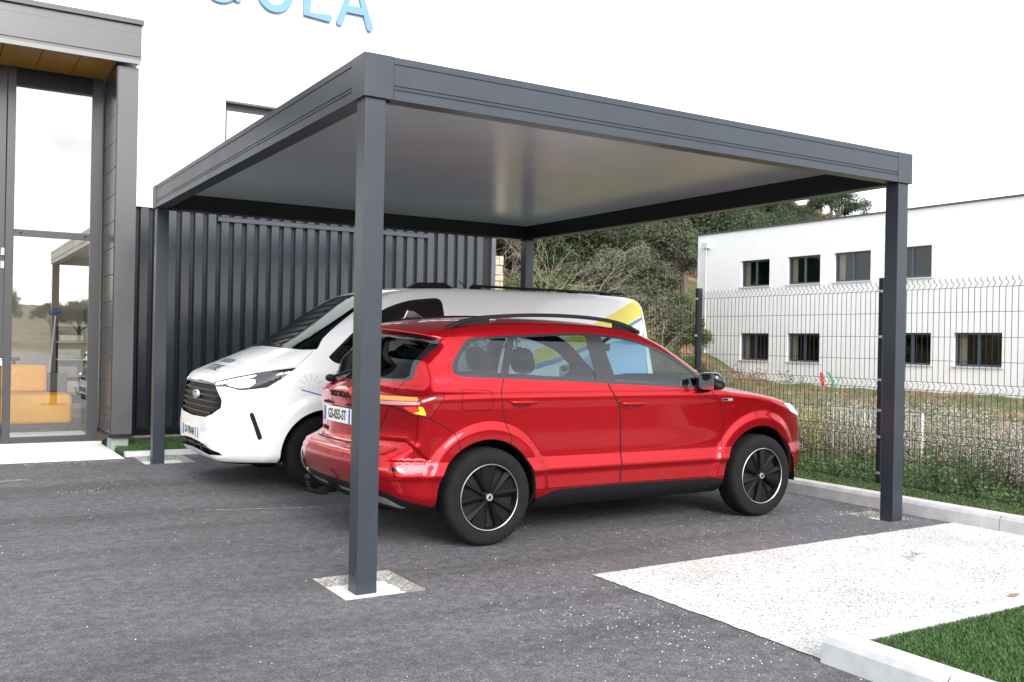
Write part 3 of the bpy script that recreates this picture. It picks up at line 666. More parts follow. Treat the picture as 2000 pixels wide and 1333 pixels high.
def pchip(x,y,n=900):
    h=np.diff(x); d=np.diff(y)/h; m=np.zeros(len(x)); m[0]=d[0]; m[-1]=d[-1]
    for i in range(1,len(x)-1):
        if d[i-1]*d[i]>0:
            w1=2*h[i]+h[i-1]; w2=h[i]+2*h[i-1]; m[i]=(w1+w2)/(w1/d[i-1]+w2/d[i])
    t=np.linspace(x[0],x[-1],n); k=np.clip(np.searchsorted(x,t)-1,0,len(x)-2); u=(t-x[k])/h[k]
    return t,(2*u**3-3*u**2+1)*y[k]+(u**3-2*u**2+u)*h[k]*m[k]+(-2*u**3+3*u**2)*y[k+1]+(u**3-u**2)*h[k]*m[k+1]
def smooth_profile(P):
    """two rounds of corner cutting that keep every sharp tip within millimetres"""
    P=np.asarray(P,float)
    for w in (.18,.22):
        out=[]
        for i in range(len(P)):
            a,b=P[i],P[(i+1)%len(P)]; out+= [a+(b-a)*w,b+(a-b)*w]
        P=np.array(out)
    return P
# ---------------------------------------------------------------- red estate car (x forward from rear axle, y left)
RED_UP=[(-.70,.27),(-.80,.36),(-.855,.46),(-.866,.56),(-.858,.655),(-.80,.675),(-.758,.70),(-.748,.80),(-.755,.90),(-.764,.985),(-.775,1.045),(-.745,1.085),(-.67,1.135)]
RED_PROFILE=np.array(RED_UP+[(-.46,1.462),(-.535,1.490),(-.54,1.511),(-.42,1.545),(-.1,1.585),(.35,1.612),(.8,1.613),(1.15,1.602),(1.45,1.572),(1.74,1.468),(2.02,1.31),(2.25,1.155),(2.45,1.105),(2.75,1.07),(3.05,1.015),(3.26,.945),(3.38,.865),(3.45,.76),(3.49,.66),(3.51,.56),(3.50,.42),(3.44,.31),(3.30,.23),(2.2,.21),(.4,.21),(-.5,.23)])
RED_PROFILE=smooth_profile(RED_PROFILE)
RED_Z=np.array([.15,.24,.31,.365,.40,.47,.505,.535,.60,.78,.95,1.03,1.048,1.075,1.12,1.165,1.30,1.48,1.56,1.68])
RED_S=np.array([.79,.825,.855,.868,.870,.876,.889,.884,.866,.878,.895,.906,.903,.886,.874,.866,.800,.70,.65,.56])
RED_T=pchip(RED_Z,RED_S)
def red_S(x,z):
    s=np.interp(z,*RED_T)
    # the pillars lean further in towards the tail and the bonnet
    s=s-.150*np.clip((-.20-x)/.64,0,None)**2.6
    s=s-.25*np.clip((x-2.62)/.80,0,None)**2.6
    up=sst(1.0,1.25,z)
    s=s-up*.07*np.clip((.1-x)/.6,0,1.2)**1.6-up*.015*np.clip((x-1.3)/.7,0,1.2)
    for xc,r0 in ((0,.40),(2.638,.418)):
        r=np.hypot(x-xc,np.where(z<.345,0,z-.345))
        s=s+.020*(1-sst(r0+.055,r0+.130,r))*sst(.20,.30,z)
    return s
def red_F(x,y,z):
    a=np.abs(y)
    wf=sst(1.0,2.6,x);wr=1-sst(-.5,.5,x)
    xx=x+.17*a*a*wf*(1+.6*sst(.55,.9,a)*sst(2.4,3,x))-(.10+.13*sst(.45,.95,a)+(.14-.08*sst(.45,.95,a))*sst(.66,.74,z)*(1-sst(1.10,1.3,z))+.24*sst(1.25,1.45,z))*a*a*wr
    kz=.11*sst(.8,1.2,z)
    zz=z+kz*a*a
    f1=psdf(RED_PROFILE,xx,zz)
    f2=(a-red_S(x,z))*.93
    k=.05+.05*(1-sst(.2,1.0,z))+.03*sst(2.5,3,x)
    F=smax(f1,f2,k)
    near=(x<-.38)&(z>.55)&(z<.80)&(a>.42)
    if np.any(near):
        q=np.zeros(F.shape); q[near]=.016*sst(0,.018,-psdf(RED_FACET,x[near],z[near]))*sst(.42,.50,a[near]); F=F+q
    return F
RED_FACET=np.array([(-1,.742),(-.585,.748),(-.435,.605),(-.44,.598),(-1,.606)])
RED_BOX=((-.95,-.98,.16),(3.58,.98,1.68))
# ---------------------------------------------------------------- white van (x forward from front axle, y left)
VAN_PROFILE=np.array([(.70,.24),(.84,.25),(.925,.285),(.968,.40),(.975,.55),(.962,.66),(.95,.74),(.93,.86),(.905,.985),(.862,1.06),(.70,1.145),(.50,1.235),(.30,1.315),(.24,1.335),(-.20,1.60),(-.62,1.858),(-.80,1.925),(-1.1,1.958),(-1.7,1.975),(-3.0,1.985),(-3.6,1.975),(-3.84,1.95),(-3.93,1.87),(-3.96,1.5),(-3.99,1.0),(-4.0,.55),(-3.97,.36),(-3.9,.28),(-2,.26)])
VAN_PROFILE=smooth_profile(VAN_PROFILE)
VAN_Z=np.array([.2,.27,.34,.46,.60,.80,.98,1.06,1.15,1.24,1.80,1.92,2.05])
VAN_S=np.array([.90,.945,.965,.985,.99,.995,1.0,.998,.982,.962,.84,.81,.76])
VAN_T=pchip(VAN_Z,VAN_S)
def van_S(x,z):
    s=np.interp(z,*VAN_T)
    s=s-.30*np.clip((x-.10)/.85,0,None)**2.2
    s=s-.05*np.clip((-3.3-x)/.65,0,None)**2
    up=sst(1.1,1.35,z)
    s=s-up*.10*np.clip((x+.75)/1.0,0,1.3)
    for xc in (0,-3.1):
        r=np.hypot(x-xc,np.where(z<.35,0,z-.35))
        s=s+.022*(1-sst(.47,.56,r))*sst(.24,.34,z)
    return s
def van_F(x,y,z):
    a=np.abs(y)
    wf=sst(-1.2,.6,x);wr=1-sst(-3.9,-3.2,x)
    xx=x+(.05+.14*sst(.5,1.0,a)+.09*sst(1.02,1.2,z)-.075*sst(1.27,1.42,z))*a*a*wf-.03*a*a*wr
    zz=z+.05*sst(1.0,1.4,z)*a*a+.03*sst(.9,1.1,z)*a*a*sst(.1,.6,x)
    f1=psdf(VAN_PROFILE,xx,zz)
    f2=(a-van_S(x,z))*.95
    k=.07+.08*sst(.2,.8,x)
    return smax(f1,f2,k)
VAN_BOX=((-4.08,-1.1,.18),(1.08,1.1,2.03))
def surfnet(F,box,h):
    lo,hi=np.array(box[0]),np.array(box[1]); n=np.ceil((hi-lo)/h).astype(int); n=((n+3)//4)*4+1
    ax=[lo[i]+h*np.arange(n[i]) for i in range(3)]
    gx,gy,gz=np.meshgrid(*[a[::4] for a in ax],indexing='ij'); fc=F(gx.ravel(),gy.ravel(),gz.ravel()).reshape(gx.shape)
    up=fc
    for k in range(3):
        i=np.minimum((np.arange(n[k])+2)//4,up.shape[k]-1); up=np.take(up,i,axis=k)
    val=up.copy(); mk=np.abs(up)<7.5*h; I=np.argwhere(mk)
    val[mk]=F(ax[0][I[:,0]],ax[1][I[:,1]],ax[2][I[:,2]])
    s=val<0
    cnt=np.zeros(tuple(n-1),np.int8)
    offs=[(a,b,c) for a in (0,1) for b in (0,1) for c in (0,1)]
    for a,b,c in offs: cnt+=s[a:n[0]-1+a,b:n[1]-1+b,c:n[2]-1+c]
    cells=np.argwhere((cnt>0)&(cnt<8)); vid=-np.ones(tuple(n-1),int); vid[tuple(cells.T)]=np.arange(len(cells))
    cv=np.stack([val[cells[:,0]+a,cells[:,1]+b,cells[:,2]+c] for a,b,c in offs],1)
    acc=np.zeros((len(cells),3)); w=np.zeros(len(cells))
    for i,p in enumerate(offs):
        for j,q in enumerate(offs):
            if j>i and sum(abs(p[k]-q[k]) for k in range(3))==1:
                m=(cv[:,i]<0)!=(cv[:,j]<0); t=cv[m,i]/(cv[m,i]-cv[m,j])
                acc[m]+=np.array(p)+t[:,None]*(np.array(q)-np.array(p)); w[m]+=1
    V=lo+(cells+acc/w[:,None])*h
    Q=[]
    for k in range(3):
        a,b=[(1,2),(2,0),(0,1)][k]
        sl0=[slice(None)]*3; sl1=[slice(None)]*3; sl0[k]=slice(0,-1); sl1[k]=slice(1,None)
        e=s[tuple(sl0)]!=s[tuple(sl1)]; E=np.argwhere(e)
        E=E[(E[:,a]>0)&(E[:,b]>0)&(E[:,a]<n[a]-1)&(E[:,b]<n[b]-1)]
        def c(da,db):
            G=E.copy(); G[:,a]-=da; G[:,b]-=db; return vid[tuple(G.T)]
        q=np.stack([c(1,1),c(0,1),c(0,0),c(1,0)],1)
        ins=s[tuple(E.T)]; q[~ins]=q[~ins][:,::-1]; Q.append(q)
    Q=np.concatenate(Q)
    for it in range(4):
        f,g=grad(F,V,.002); V=V-np.clip(f/np.maximum((g*g).sum(1),.2),-h,h)[:,None]*g*.9
    d1=((V[Q[:,0]]-V[Q[:,2]])**2).sum(1); d2=((V[Q[:,1]]-V[Q[:,3]])**2).sum(1)
    T=np.where((d1<d2)[:,None,None],np.stack([Q[:,[0,1,2]],Q[:,[0,2,3]]],1),np.stack([Q[:,[0,1,3]],Q[:,[1,2,3]]],1)).reshape(-1,3)
    _,N=grad(F,V,.006); N/=np.linalg.norm(N,axis=1)[:,None]
    return V,N,T
def grad(F,V,e):
    f=F(V[:,0],V[:,1],V[:,2]); g=np.empty_like(V)
    for k in range(3):
        d=np.zeros(3); d[k]=e; A=V+d; Bm=V-d
        g[:,k]=(F(A[:,0],A[:,1],A[:,2])-F(Bm[:,0],Bm[:,1],Bm[:,2]))/(2*e)
    return f,g
class Shell:
    def __init__(s,F,box,h): s.F=F; s.V,s.N,s.T=surfnet(F,box,h); s.tag=np.zeros(len(s.T),int)
    def cut(s,dfun,dst,src=(0,)):
        sel=np.isin(s.tag,src); t=s.T[sel]; u=np.unique(t); d=np.ones(len(s.V)); dv=dfun(s.V[u]); dv[np.abs(dv)<1e-6]=1e-6; d[u]=dv
        dd=d[t]; neg=dd<0; c=neg.sum(1); tg=s.tag[sel].copy(); tg[c==3]=dst
        mix=(c==1)|(c==2)
        if mix.any():
            m=t[mix]; mn=neg[mix]; mt=tg[mix]; one=mn.sum(1)==1
            odd=np.where(one,np.argmax(mn,1),np.argmin(mn,1)); r=np.arange(len(m))
            a=m[r,odd]; b=m[r,(odd+1)%3]; cc=m[r,(odd+2)%3]
            ed=np.concatenate([np.sort(np.c_[a,b],1),np.sort(np.c_[a,cc],1)]); ue,inv=np.unique(ed,axis=0,return_inverse=True); inv=inv.ravel()
            w=(d[ue[:,0]]/(d[ue[:,0]]-d[ue[:,1]]))[:,None]
            nv=s.V[ue[:,0]]*(1-w)+s.V[ue[:,1]]*w; nn=s.N[ue[:,0]]*(1-w)+s.N[ue[:,1]]*w; nn/=np.linalg.norm(nn,axis=1)[:,None]+1e-9
            base=len(s.V); s.V=np.r_[s.V,nv]; s.N=np.r_[s.N,nn]; k=len(m); ab=base+inv[:k]; ac=base+inv[k:]
            to=np.where(one,dst,mt); tr=np.where(one,mt,dst)
            new=np.concatenate([np.c_[a,ab,ac],np.c_[ab,b,cc],np.c_[ab,cc,ac]]); nt=np.concatenate([to,tr,tr])
            s.T=np.concatenate([s.T[~sel],t[~mix],new]); s.tag=np.concatenate([s.tag[~sel],tg[~mix],nt])
        else: s.T=np.concatenate([s.T[~sel],t]); s.tag=np.concatenate([s.tag[~sel],tg])
    def panel(s,dfun,dst,gap,src=(0,),w=.0032):
        s.cut(lambda V:dfun(V)+w,dst,src); s.cut(lambda V:dfun(V)-w,gap,src)
    def emit(s,tg,name,m,parent,side=0,push=0,label=None):
        k=np.isin(s.tag,tg if hasattr(tg,'__len__') else [tg])
        if side: cy=s.V[s.T][:,:,1].mean(1); k&=(cy*side>0)
        T=s.T[k]
        if not len(T): return None
        u,inv=np.unique(T,return_inverse=True); V=s.V[u]+s.N[u]*push
        ar=np.linalg.norm(np.cross(V[inv.reshape(-1,3)[:,1]]-V[inv.reshape(-1,3)[:,0]],V[inv.reshape(-1,3)[:,2]]-V[inv.reshape(-1,3)[:,0]]),axis=1)
        T2=inv.reshape(-1,3)[ar>1e-10]
        o=fast_mesh(name,V,T2,m,parent,N=s.N[u])
        if label: o['label']=label
        return o
ab=np.abs
def SP(poly,ymin=.45,off=0):
    P=np.array(poly,float)
    return lambda V:np.maximum(psdf(P,V[:,0],V[:,2])-off,ymin-ab(V[:,1]))
def YP(poly,lo=None,hi=None,off=0):
    P=np.array(poly,float)
    def f(V):
        d=psdf(P,ab(V[:,1]),V[:,2])-off
        if lo is not None: d=np.maximum(d,lo-V[:,0])
        if hi is not None: d=np.maximum(d,V[:,0]-hi)
        return d
    return f
def ARCH(cs,r,zc=.345,ymin=.42):
    def f(V):
        d=np.full(len(V),9.)
        for k,c in enumerate(cs): d=np.minimum(d,np.hypot(V[:,0]-c,np.maximum(V[:,2]-zc,0))-(r[k] if hasattr(r,'__len__') else r))
        return np.maximum(d,ymin-ab(V[:,1]))
    return f
def surf_x(F,y,z,out,inn):
    y=np.asarray(y,float); z=np.asarray(z,float); a=np.full(y.shape,float(out)); b=np.full(y.shape,float(inn))
    for _ in range(26):
        m=(a+b)/2; q=F(m,y,z)<0; b=np.where(q,m,b); a=np.where(q,a,m)
    return a
def surf_z(F,x,y,zt,zb):
    x=np.asarray(x,float); y=np.asarray(y,float); a=np.full(x.shape,float(zt)); b=np.full(x.shape,float(zb))
    for _ in range(26):
        m=(a+b)/2; q=F(x,y,m)<0; b=np.where(q,m,b); a=np.where(q,a,m)
    return a
def surf_y(F,x,z,side):
    x=np.asarray(x,float); z=np.asarray(z,float); a=np.full(x.shape,1.25); b=np.full(x.shape,.3)
    for _ in range(26):
        m=(a+b)/2; q=F(x,m*side,z)<0; b=np.where(q,m,b); a=np.where(q,a,m)
    return a*side
def arch_lip(F,xc,r,side,parent,m,zc=.345,zlow=.24,depth=.035):
    pts=[(xc-r,zlow)]+[(xc+r*math.cos(math.pi-math.pi*k/28),zc+r*math.sin(math.pi*k/28)) for k in range(29)]+[(xc+r,zlow)]
    x=np.array([p[0] for p in pts]); z=np.array([p[1] for p in pts]); y=surf_y(F,x,z,side)
    n=len(pts); V=[];Fc=[]
    for i in range(n):
        dx,dz=(x[i]-xc),max(z[i]-zc,0); L=math.hypot(dx,dz)+1e-9; q=.006
        V+=[(x[i],y[i],z[i]),(x[i]-dx/L*q,y[i]-side*.010,z[i]-dz/L*q),(x[i]-dx/L*q,y[i]-side*depth,z[i]-dz/L*q)]
    for i in range(n-1): Fc+=[(3*i,3*i+1,3*i+4,3*i+3),(3*i+1,3*i+2,3*i+5,3*i+4)]
    return mesh_obj('arch_lip',V,Fc,m,parent,smooth=True)
def arch_liner(xc,r,side,parent,y0=.90,y1=.52,zc=.345):
    m=MB(); V=[];F=[]; R=r+.012; pts=[(xc-R,.275)]+[(xc+R*math.cos(math.pi-math.pi*k/18),zc+R*math.sin(math.pi*k/18)) for k in range(19)]+[(xc+R,.275)]
    for x,z in pts: V+=[(x,side*y0*.965,z),(x,side*y1,z)]
    n=len(pts)
    for i in range(n-1): F.append((2*i,2*i+1,2*i+3,2*i+2))
    V.append((xc,side*y1,.275)); c=len(V)-1
    for i in range(n-1): F.append((2*i+1,c,2*i+3))
    m.add(V,F); return m.build('wheel_arch_liner',BLACK,parent)
RIMB=mat('rim_black',(.005,.005,.0058),.55,spec=.2,var=.15,vscale=30); RIMP=mat('rim_panel',(.005,.005,.0055),.7,spec=.15,bump=1.0,bscale=160,bdist=.004); RIMS=mat('rim_silver',(.42,.43,.44),.3,metal=.85)
def wheel(parent,x,y,side,R,rim,wid,style,spin):
    """tyre as the part, its rim pieces as sub-parts; local outward is -y"""
    h=wid/2; n=144; prof=[(rim,-h+.012),(rim+.018,-h+.002),((rim+R)/2,-h),(R-.022,-h+.006),(R-.008,-h+.020),(R-.001,-h+.042),(R,-.03),(R,.03),(R-.001,h-.042),(R-.008,h-.020),(R-.022,h-.006),((rim+R)/2,h),(rim,h-.012)]
    V=[];F=[];m_=len(prof)
    for k in range(n):
        a=2*math.pi*k/n
        for i,(r,yy) in enumerate(prof):
            q=r-(.005 if (k%3==0 and 3<i<9) else 0); V.append((q*math.cos(a),yy,q*math.sin(a)))
    for k in range(n):
        for i in range(m_-1): F.append((k*m_+i,((k+1)%n)*m_+i,((k+1)%n)*m_+i+1,k*m_+i+1))
    t=MB().add(V,F).build('wheel',RUB,parent,autosmooth=.7); t.location=(x,y,R); t.rotation_euler=(0,0,0 if side<0 else math.pi)
    o=-h
    b=MB().lathe([(rim+.001,o+.010),(rim-.008,o+.004),(rim-.013,o+.012),(rim-.018,.0),(rim-.03,h-.03),(.02,h-.03)],48).build('barrel',RIMB,t,autosmooth=.6)
    MB().lathe([(.001,o+.062),(rim-.014,o+.066)],40).build('spoke_gap_shade',GAPM,t)  # near-black disc paints the shade seen between the spokes, not a wheel part
    if style=='aero':
        for k in range(5):
            c=2*math.pi*k/5+spin
            for sgn in (-1,1):
                m=MB(); a1=c+sgn*.20; a0=c+sgn*.34; r0,r1=.030,rim-.011
                def pt(r,a,yy): return (r*math.cos(a),yy,r*math.sin(a))
                lo_=[pt(r0,a1-sgn*.55,o+.030),pt(r0,a0+sgn*.25,o+.030),pt(r1,a0+sgn*.11,o+.034),pt(r1,a1-sgn*.02,o+.034)]
                md=[pt(r0,(a1+a0)/2-sgn*.15,o+.008),pt(r1,(a0+a1)/2+sgn*.03,o+.006)]
                m.add(lo_+md,[(0,4,5,3),(4,1,2,5),(3,5,2),(0,1,4)]); m.build('spoke',RIMB,t)
            pn=MB(); na=6; VV=[]
            for q in range(na+1):
                a=c-.17+.34*q/na; VV+=[(.075*math.cos(a),o+.030,.075*math.sin(a)),((rim-.012)*math.cos(a),o+.022,(rim-.012)*math.sin(a))]
            pn.add(VV,[(2*q,2*q+1,2*q+3,2*q+2) for q in range(na)]).build('aero_insert',RIMP,t)
        MB().lathe([(.001,o+.006),(.026,o+.008),(.046,o+.030),(.05,o+.04)],30).build('hub',RIMB,t,autosmooth=.8)
        cp_=MB().lathe([(.001,o+.0035),(.024,o+.0045),(.026,o+.0075)],28).build('hub_cap',SILVER,t)
        # winged arrow emblem: dark ring, plain feather shape
        e=MB(); e.prism([(-.012,-.012),(.002,-.010),(.014,.004),(.006,.006),(.012,.014),(-.002,.012),(-.010,.002)],'y',o+.0015,o+.0032); e.build('emblem',BLACK,t)
        MB().lathe([(rim-.008,o+.003),(rim-.004,o+.0),(rim+.0,o+.004),(rim-.002,o+.01)],64).build('rim_ring',SILVER,t,autosmooth=1)
    else:
        for k in range(10):
            a=2*math.pi*k/10+spin; m=MB(); w0,w1=.30,.13; r0,r1=.045,rim-.012
            pt=lambda r,a,yy:(r*math.cos(a),yy,r*math.sin(a))
            m.add([pt(r0,a-w0,o+.035),pt(r0,a+w0,o+.035),pt(r1,a+w1,o+.028),pt(r1,a-w1,o+.028),pt(r0,a,o+.018),pt(r1,a,o+.014)],[(0,4,5,3),(4,1,2,5),(3,5,2),(0,1,4)]); m.build('spoke',RIMS,t)
        MB().lathe([(.001,o+.014),(.03,o+.016),(.058,o+.035)],30).build('hub_cap',RIMS,t,autosmooth=.8)
        MB().lathe([(rim-.016,o+.010),(rim-.006,o+.0),(rim+.001,o+.006)],64).build('rim_ring',RIMS,t,autosmooth=1)
    return t
SEAT=mat('seat_fabric',(.022,.022,.024),.85,var=.2,vscale=30)
def seat(parent,x,y,z0,back_h=.60,w=.25,lean=.28,head=True,name='seat'):
    m=MB(); m.blob((x+.20,y,z0+.10),(.30,w,.10),14,8,4); 
    k=len(m.v); m.blob((x-.02,y,z0+.10+back_h/2),(.085,w,back_h/2+.06),14,10,4); m.rot('Y',-lean,(x,y,z0+.1),k)
    if head:
        k=len(m.v); m.blob((x-.02,y,z0+.10+back_h+.16),(.055,.135,.10),12,8,3.2); m.rot('Y',-lean*.8,(x,y,z0+.1),k)
    return m.build(name,SEAT,parent,smooth=True)
PAINT=mat('red_paint',(.44,.004,.010),.27,metal=.8,coat=.5,spec=.3)
MATS['red_paint'].node_tree.nodes['Principled BSDF'].inputs['Coat Roughness'].default_value=.02
twosided(PAINT,(.02,.02,.021))
VPAINT=mat('white_paint',(.80,.81,.82),.35,coat=.8); twosided(VPAINT,(.05,.05,.052))
TRIMB=mat('window_trim',(.014,.014,.016),.22,coat=.3)
# ------------------------------------------------------------------ red car
rc=thing('red_car','red estate style crossover car parked nose to the fence under the carport','car',(1.227,1.515,0))
S=Shell(red_F,RED_BOX,.0145)
G=17
S.cut(ARCH((0,2.638),(.398,.416)),1)
S.cut(lambda V:np.maximum(V[:,2]-.245,0*V[:,2]-1),22)
BAND=spline([(-.262,1.215),(-.224,1.301),(-.10,1.428),(.02,1.452),(.27,1.469),(.622,1.490),(.994,1.498),(1.219,1.483),(1.40,1.455),(1.577,1.405),(1.735,1.342),(1.93,1.217),(2.06,1.118),(2.065,1.084),(1.919,1.080),(1.49,1.100),(1.028,1.122),(.625,1.143),(.10,1.163),(-.13,1.170),(-.23,1.182)],4,True)
S.cut(SP(BAND),2)
S.cut(SP(spline([(-.220,1.226),(-.19,1.30),(-.075,1.405),(-.03,1.422),(.222,1.446),(.20,1.40),(.095,1.192),(.06,1.182),(-.12,1.192),(-.195,1.200)],3,True)),3,(2,))
S.cut(SP([(.292,1.450),(.62,1.470),(.926,1.478),(.918,1.142),(.55,1.158),(.150,1.172)]),4,(2,))
S.cut(SP(np.r_[spline([(1.079,1.474),(1.22,1.462),(1.394,1.434),(1.57,1.382),(1.702,1.325),(1.902,1.195)],3),[(1.935,1.15),(1.90,1.096),(1.5,1.115),(1.100,1.135)]]),5,(2,))
RW=[(-.1,1.128),(.5,1.13),(.66,1.135),(.70,1.16),(.705,1.30),(.69,1.42),(.60,1.444),(-.1,1.462)]
RWi=[(-.1,1.150),(.5,1.15),(.635,1.155),(.665,1.175),(.655,1.30),(.632,1.405),(.56,1.425),(-.1,1.442)]
S.cut(YP(RW,hi=-.26),24); S.cut(YP(RWi,hi=-.27),6,(24,))
S.cut(YP([(-.1,1.165),(.4,1.150),(.74,1.108),(.715,1.25),(.60,1.49),(.56,1.525),(-.1,1.565)],lo=1.25),7)
# tail lamps
LAMP=[(-.95,1.047),(-.357,1.047),(-.456,.897),(-.565,.917),(-.635,.97),(-.95,.972)]
S.panel(SP(LAMP,.53),8,G,w=.002)
S.cut(SP([(-.95,1.032),(-.535,1.038),(-.538,1.013),(-.95,1.004)],.54),9,(8,))
S.cut(SP([(-.95,.999),(-.537,1.007),(-.528,.989),(-.635,.98),(-.95,.982)],.54),26,(8,))
S.cut(SP([(-.545,.975),(-.512,.978),(-.480,.915),(-.568,.930),(-.524,.947)],.54),10,(8,))
S.cut(SP([(-.605,.968),(-.550,.974),(-.532,.950),(-.570,.937)],.54),28,(8,))
# tailgate, bumper
TG=[(-.2,.685),(.46,.685),(.515,.72),(.575,.845),(.652,.975),(.662,1.046),(.635,1.08),(.645,1.14),(.70,1.30),(.695,1.43),(.60,1.458),(-.2,1.478)]
S.panel(YP(TG,hi=-.22),11,G)
S.panel(SP([(-1,.975),(-.635,.968),(-.565,.915),(-.456,.893),(-.263,.787),(-.20,.60),(-.20,.1),(-1,.1)],-1),12,G)
S.cut(lambda V:np.maximum(V[:,2]-np.interp(V[:,0],[-.9,-.74,-.62,-.395,-.2],[.432,.412,.352,.287,.28]),V[:,0]+.2),13,(12,22))
S.cut(lambda V:np.maximum(np.maximum(ab(V[:,2]-np.interp(V[:,0],[-.9,-.74,-.60],[.368,.352,.290])) - np.interp(V[:,0],[-.8,-.70,-.56],[.010,.022,.002]),V[:,0]+.575),.12-ab(V[:,1])),25,(13,))
S.cut(SP([(-.95,.572),(-.649,.569),(-.600,.538),(-.71,.546),(-.95,.548)],.50),23,(12,))
S.cut(SP([(-.95,.569),(-.716,.567),(-.706,.549),(-.95,.55)],.52),27,(23,))
# doors, sill, flap
S.panel(SP([(.12,1.2),(.12,1.162),(.083,1.05),(.088,1.0),(.119,.875),(.18,.732),(.05,.5),(.05,.366),(.60,.366),(1.165,.366),(1.162,.653),(1.145,.85),(1.125,.95),(1.072,1.025),(1.028,1.12),(1.03,1.2)]),15,G)
S.panel(SP([(1.034,1.2),(1.034,1.12),(1.078,1.025),(1.131,.95),(1.151,.85),(1.168,.653),(1.171,.366),(1.6,.364),(2.14,.352),(2.17,.45),(2.200,.60),(2.216,.778),(2.205,.86),(2.169,.947),(2.061,1.053),(1.98,1.1),(1.98,1.2)]),14,G)
S.cut(SP([(.30,.24),(.36,.29),(.60,.354),(1.168,.360),(2.137,.346),(2.25,.33),(2.25,.2),(.3,.2)],.45),16,(0,22))
rr=[(-.228+.02,1.087),(.01-.02,1.081),(.012,1.062),(.012,.958),(-.008,.940),(-.204,.944),(-.226,.964),(-.229,1.068)]
S.panel(SP(rr),18,G,w=.002)
# nose
S.panel(SP([(2.93,.945),(3.15,.935),(3.42,.865),(3.60,.80),(3.60,.755),(3.30,.80),(3.05,.862)],.40),19,G)
S.cut(YP([(-.1,.835),(.46,.80),(.50,.76),(.42,.64),(-.1,.62)],lo=3.0),20)
S.cut(YP([(-.1,.50),(.62,.46),(.70,.40),(.55,.34),(-.1,.33)],lo=3.0),20)
S.panel(lambda V:np.maximum(np.maximum(ab(V[:,1])-(red_S(V[:,0],V[:,2])-.105),2.20-V[:,0]),.895-V[:,2]),21,G)
GL1=glass('car_glass_front',(.62,.74,.75),.07); GL2=glass('car_glass_privacy',(.30,.40,.42),.075); GL3=glass('car_glass_dark',(.035,.045,.05),.05,refl=(.35,.38,.40))
LENS=mat('lamp_lens_red',(.20,.003,.005),.12,coat=.4); LRED=mat('glowing_red',(.55,.01,.01),.15,emit=(1,.05,.03),estr=.6)  # red glow also put on the bumper reflector, which is no lamp
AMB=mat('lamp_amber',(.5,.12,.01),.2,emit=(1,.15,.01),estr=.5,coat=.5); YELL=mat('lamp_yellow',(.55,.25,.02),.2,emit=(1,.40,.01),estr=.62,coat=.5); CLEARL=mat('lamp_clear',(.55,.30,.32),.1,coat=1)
S.emit((0,),'body',PAINT,rc); S.emit((12,),'rear_bumper',PAINT,rc); S.emit((13,),'rear_valance',BLACK,rc); S.emit((25,),'valance_strip',CHROME,rc); S.emit((22,),'underbody',BLACK,rc)
S.emit((11,),'tailgate',PAINT,rc); S.emit((6,),'rear_window',GL3,rc,push=-.003); S.emit((24,),'rear_window_surround',GLOSSB,rc); S.emit((7,),'windscreen',GL1,rc,push=-.003)
S.emit((G,),'shut_line',GAPM,rc,push=-.004); S.emit((21,),'bonnet',PAINT,rc); S.emit((20,),'grille',BLACK,rc,push=-.012)
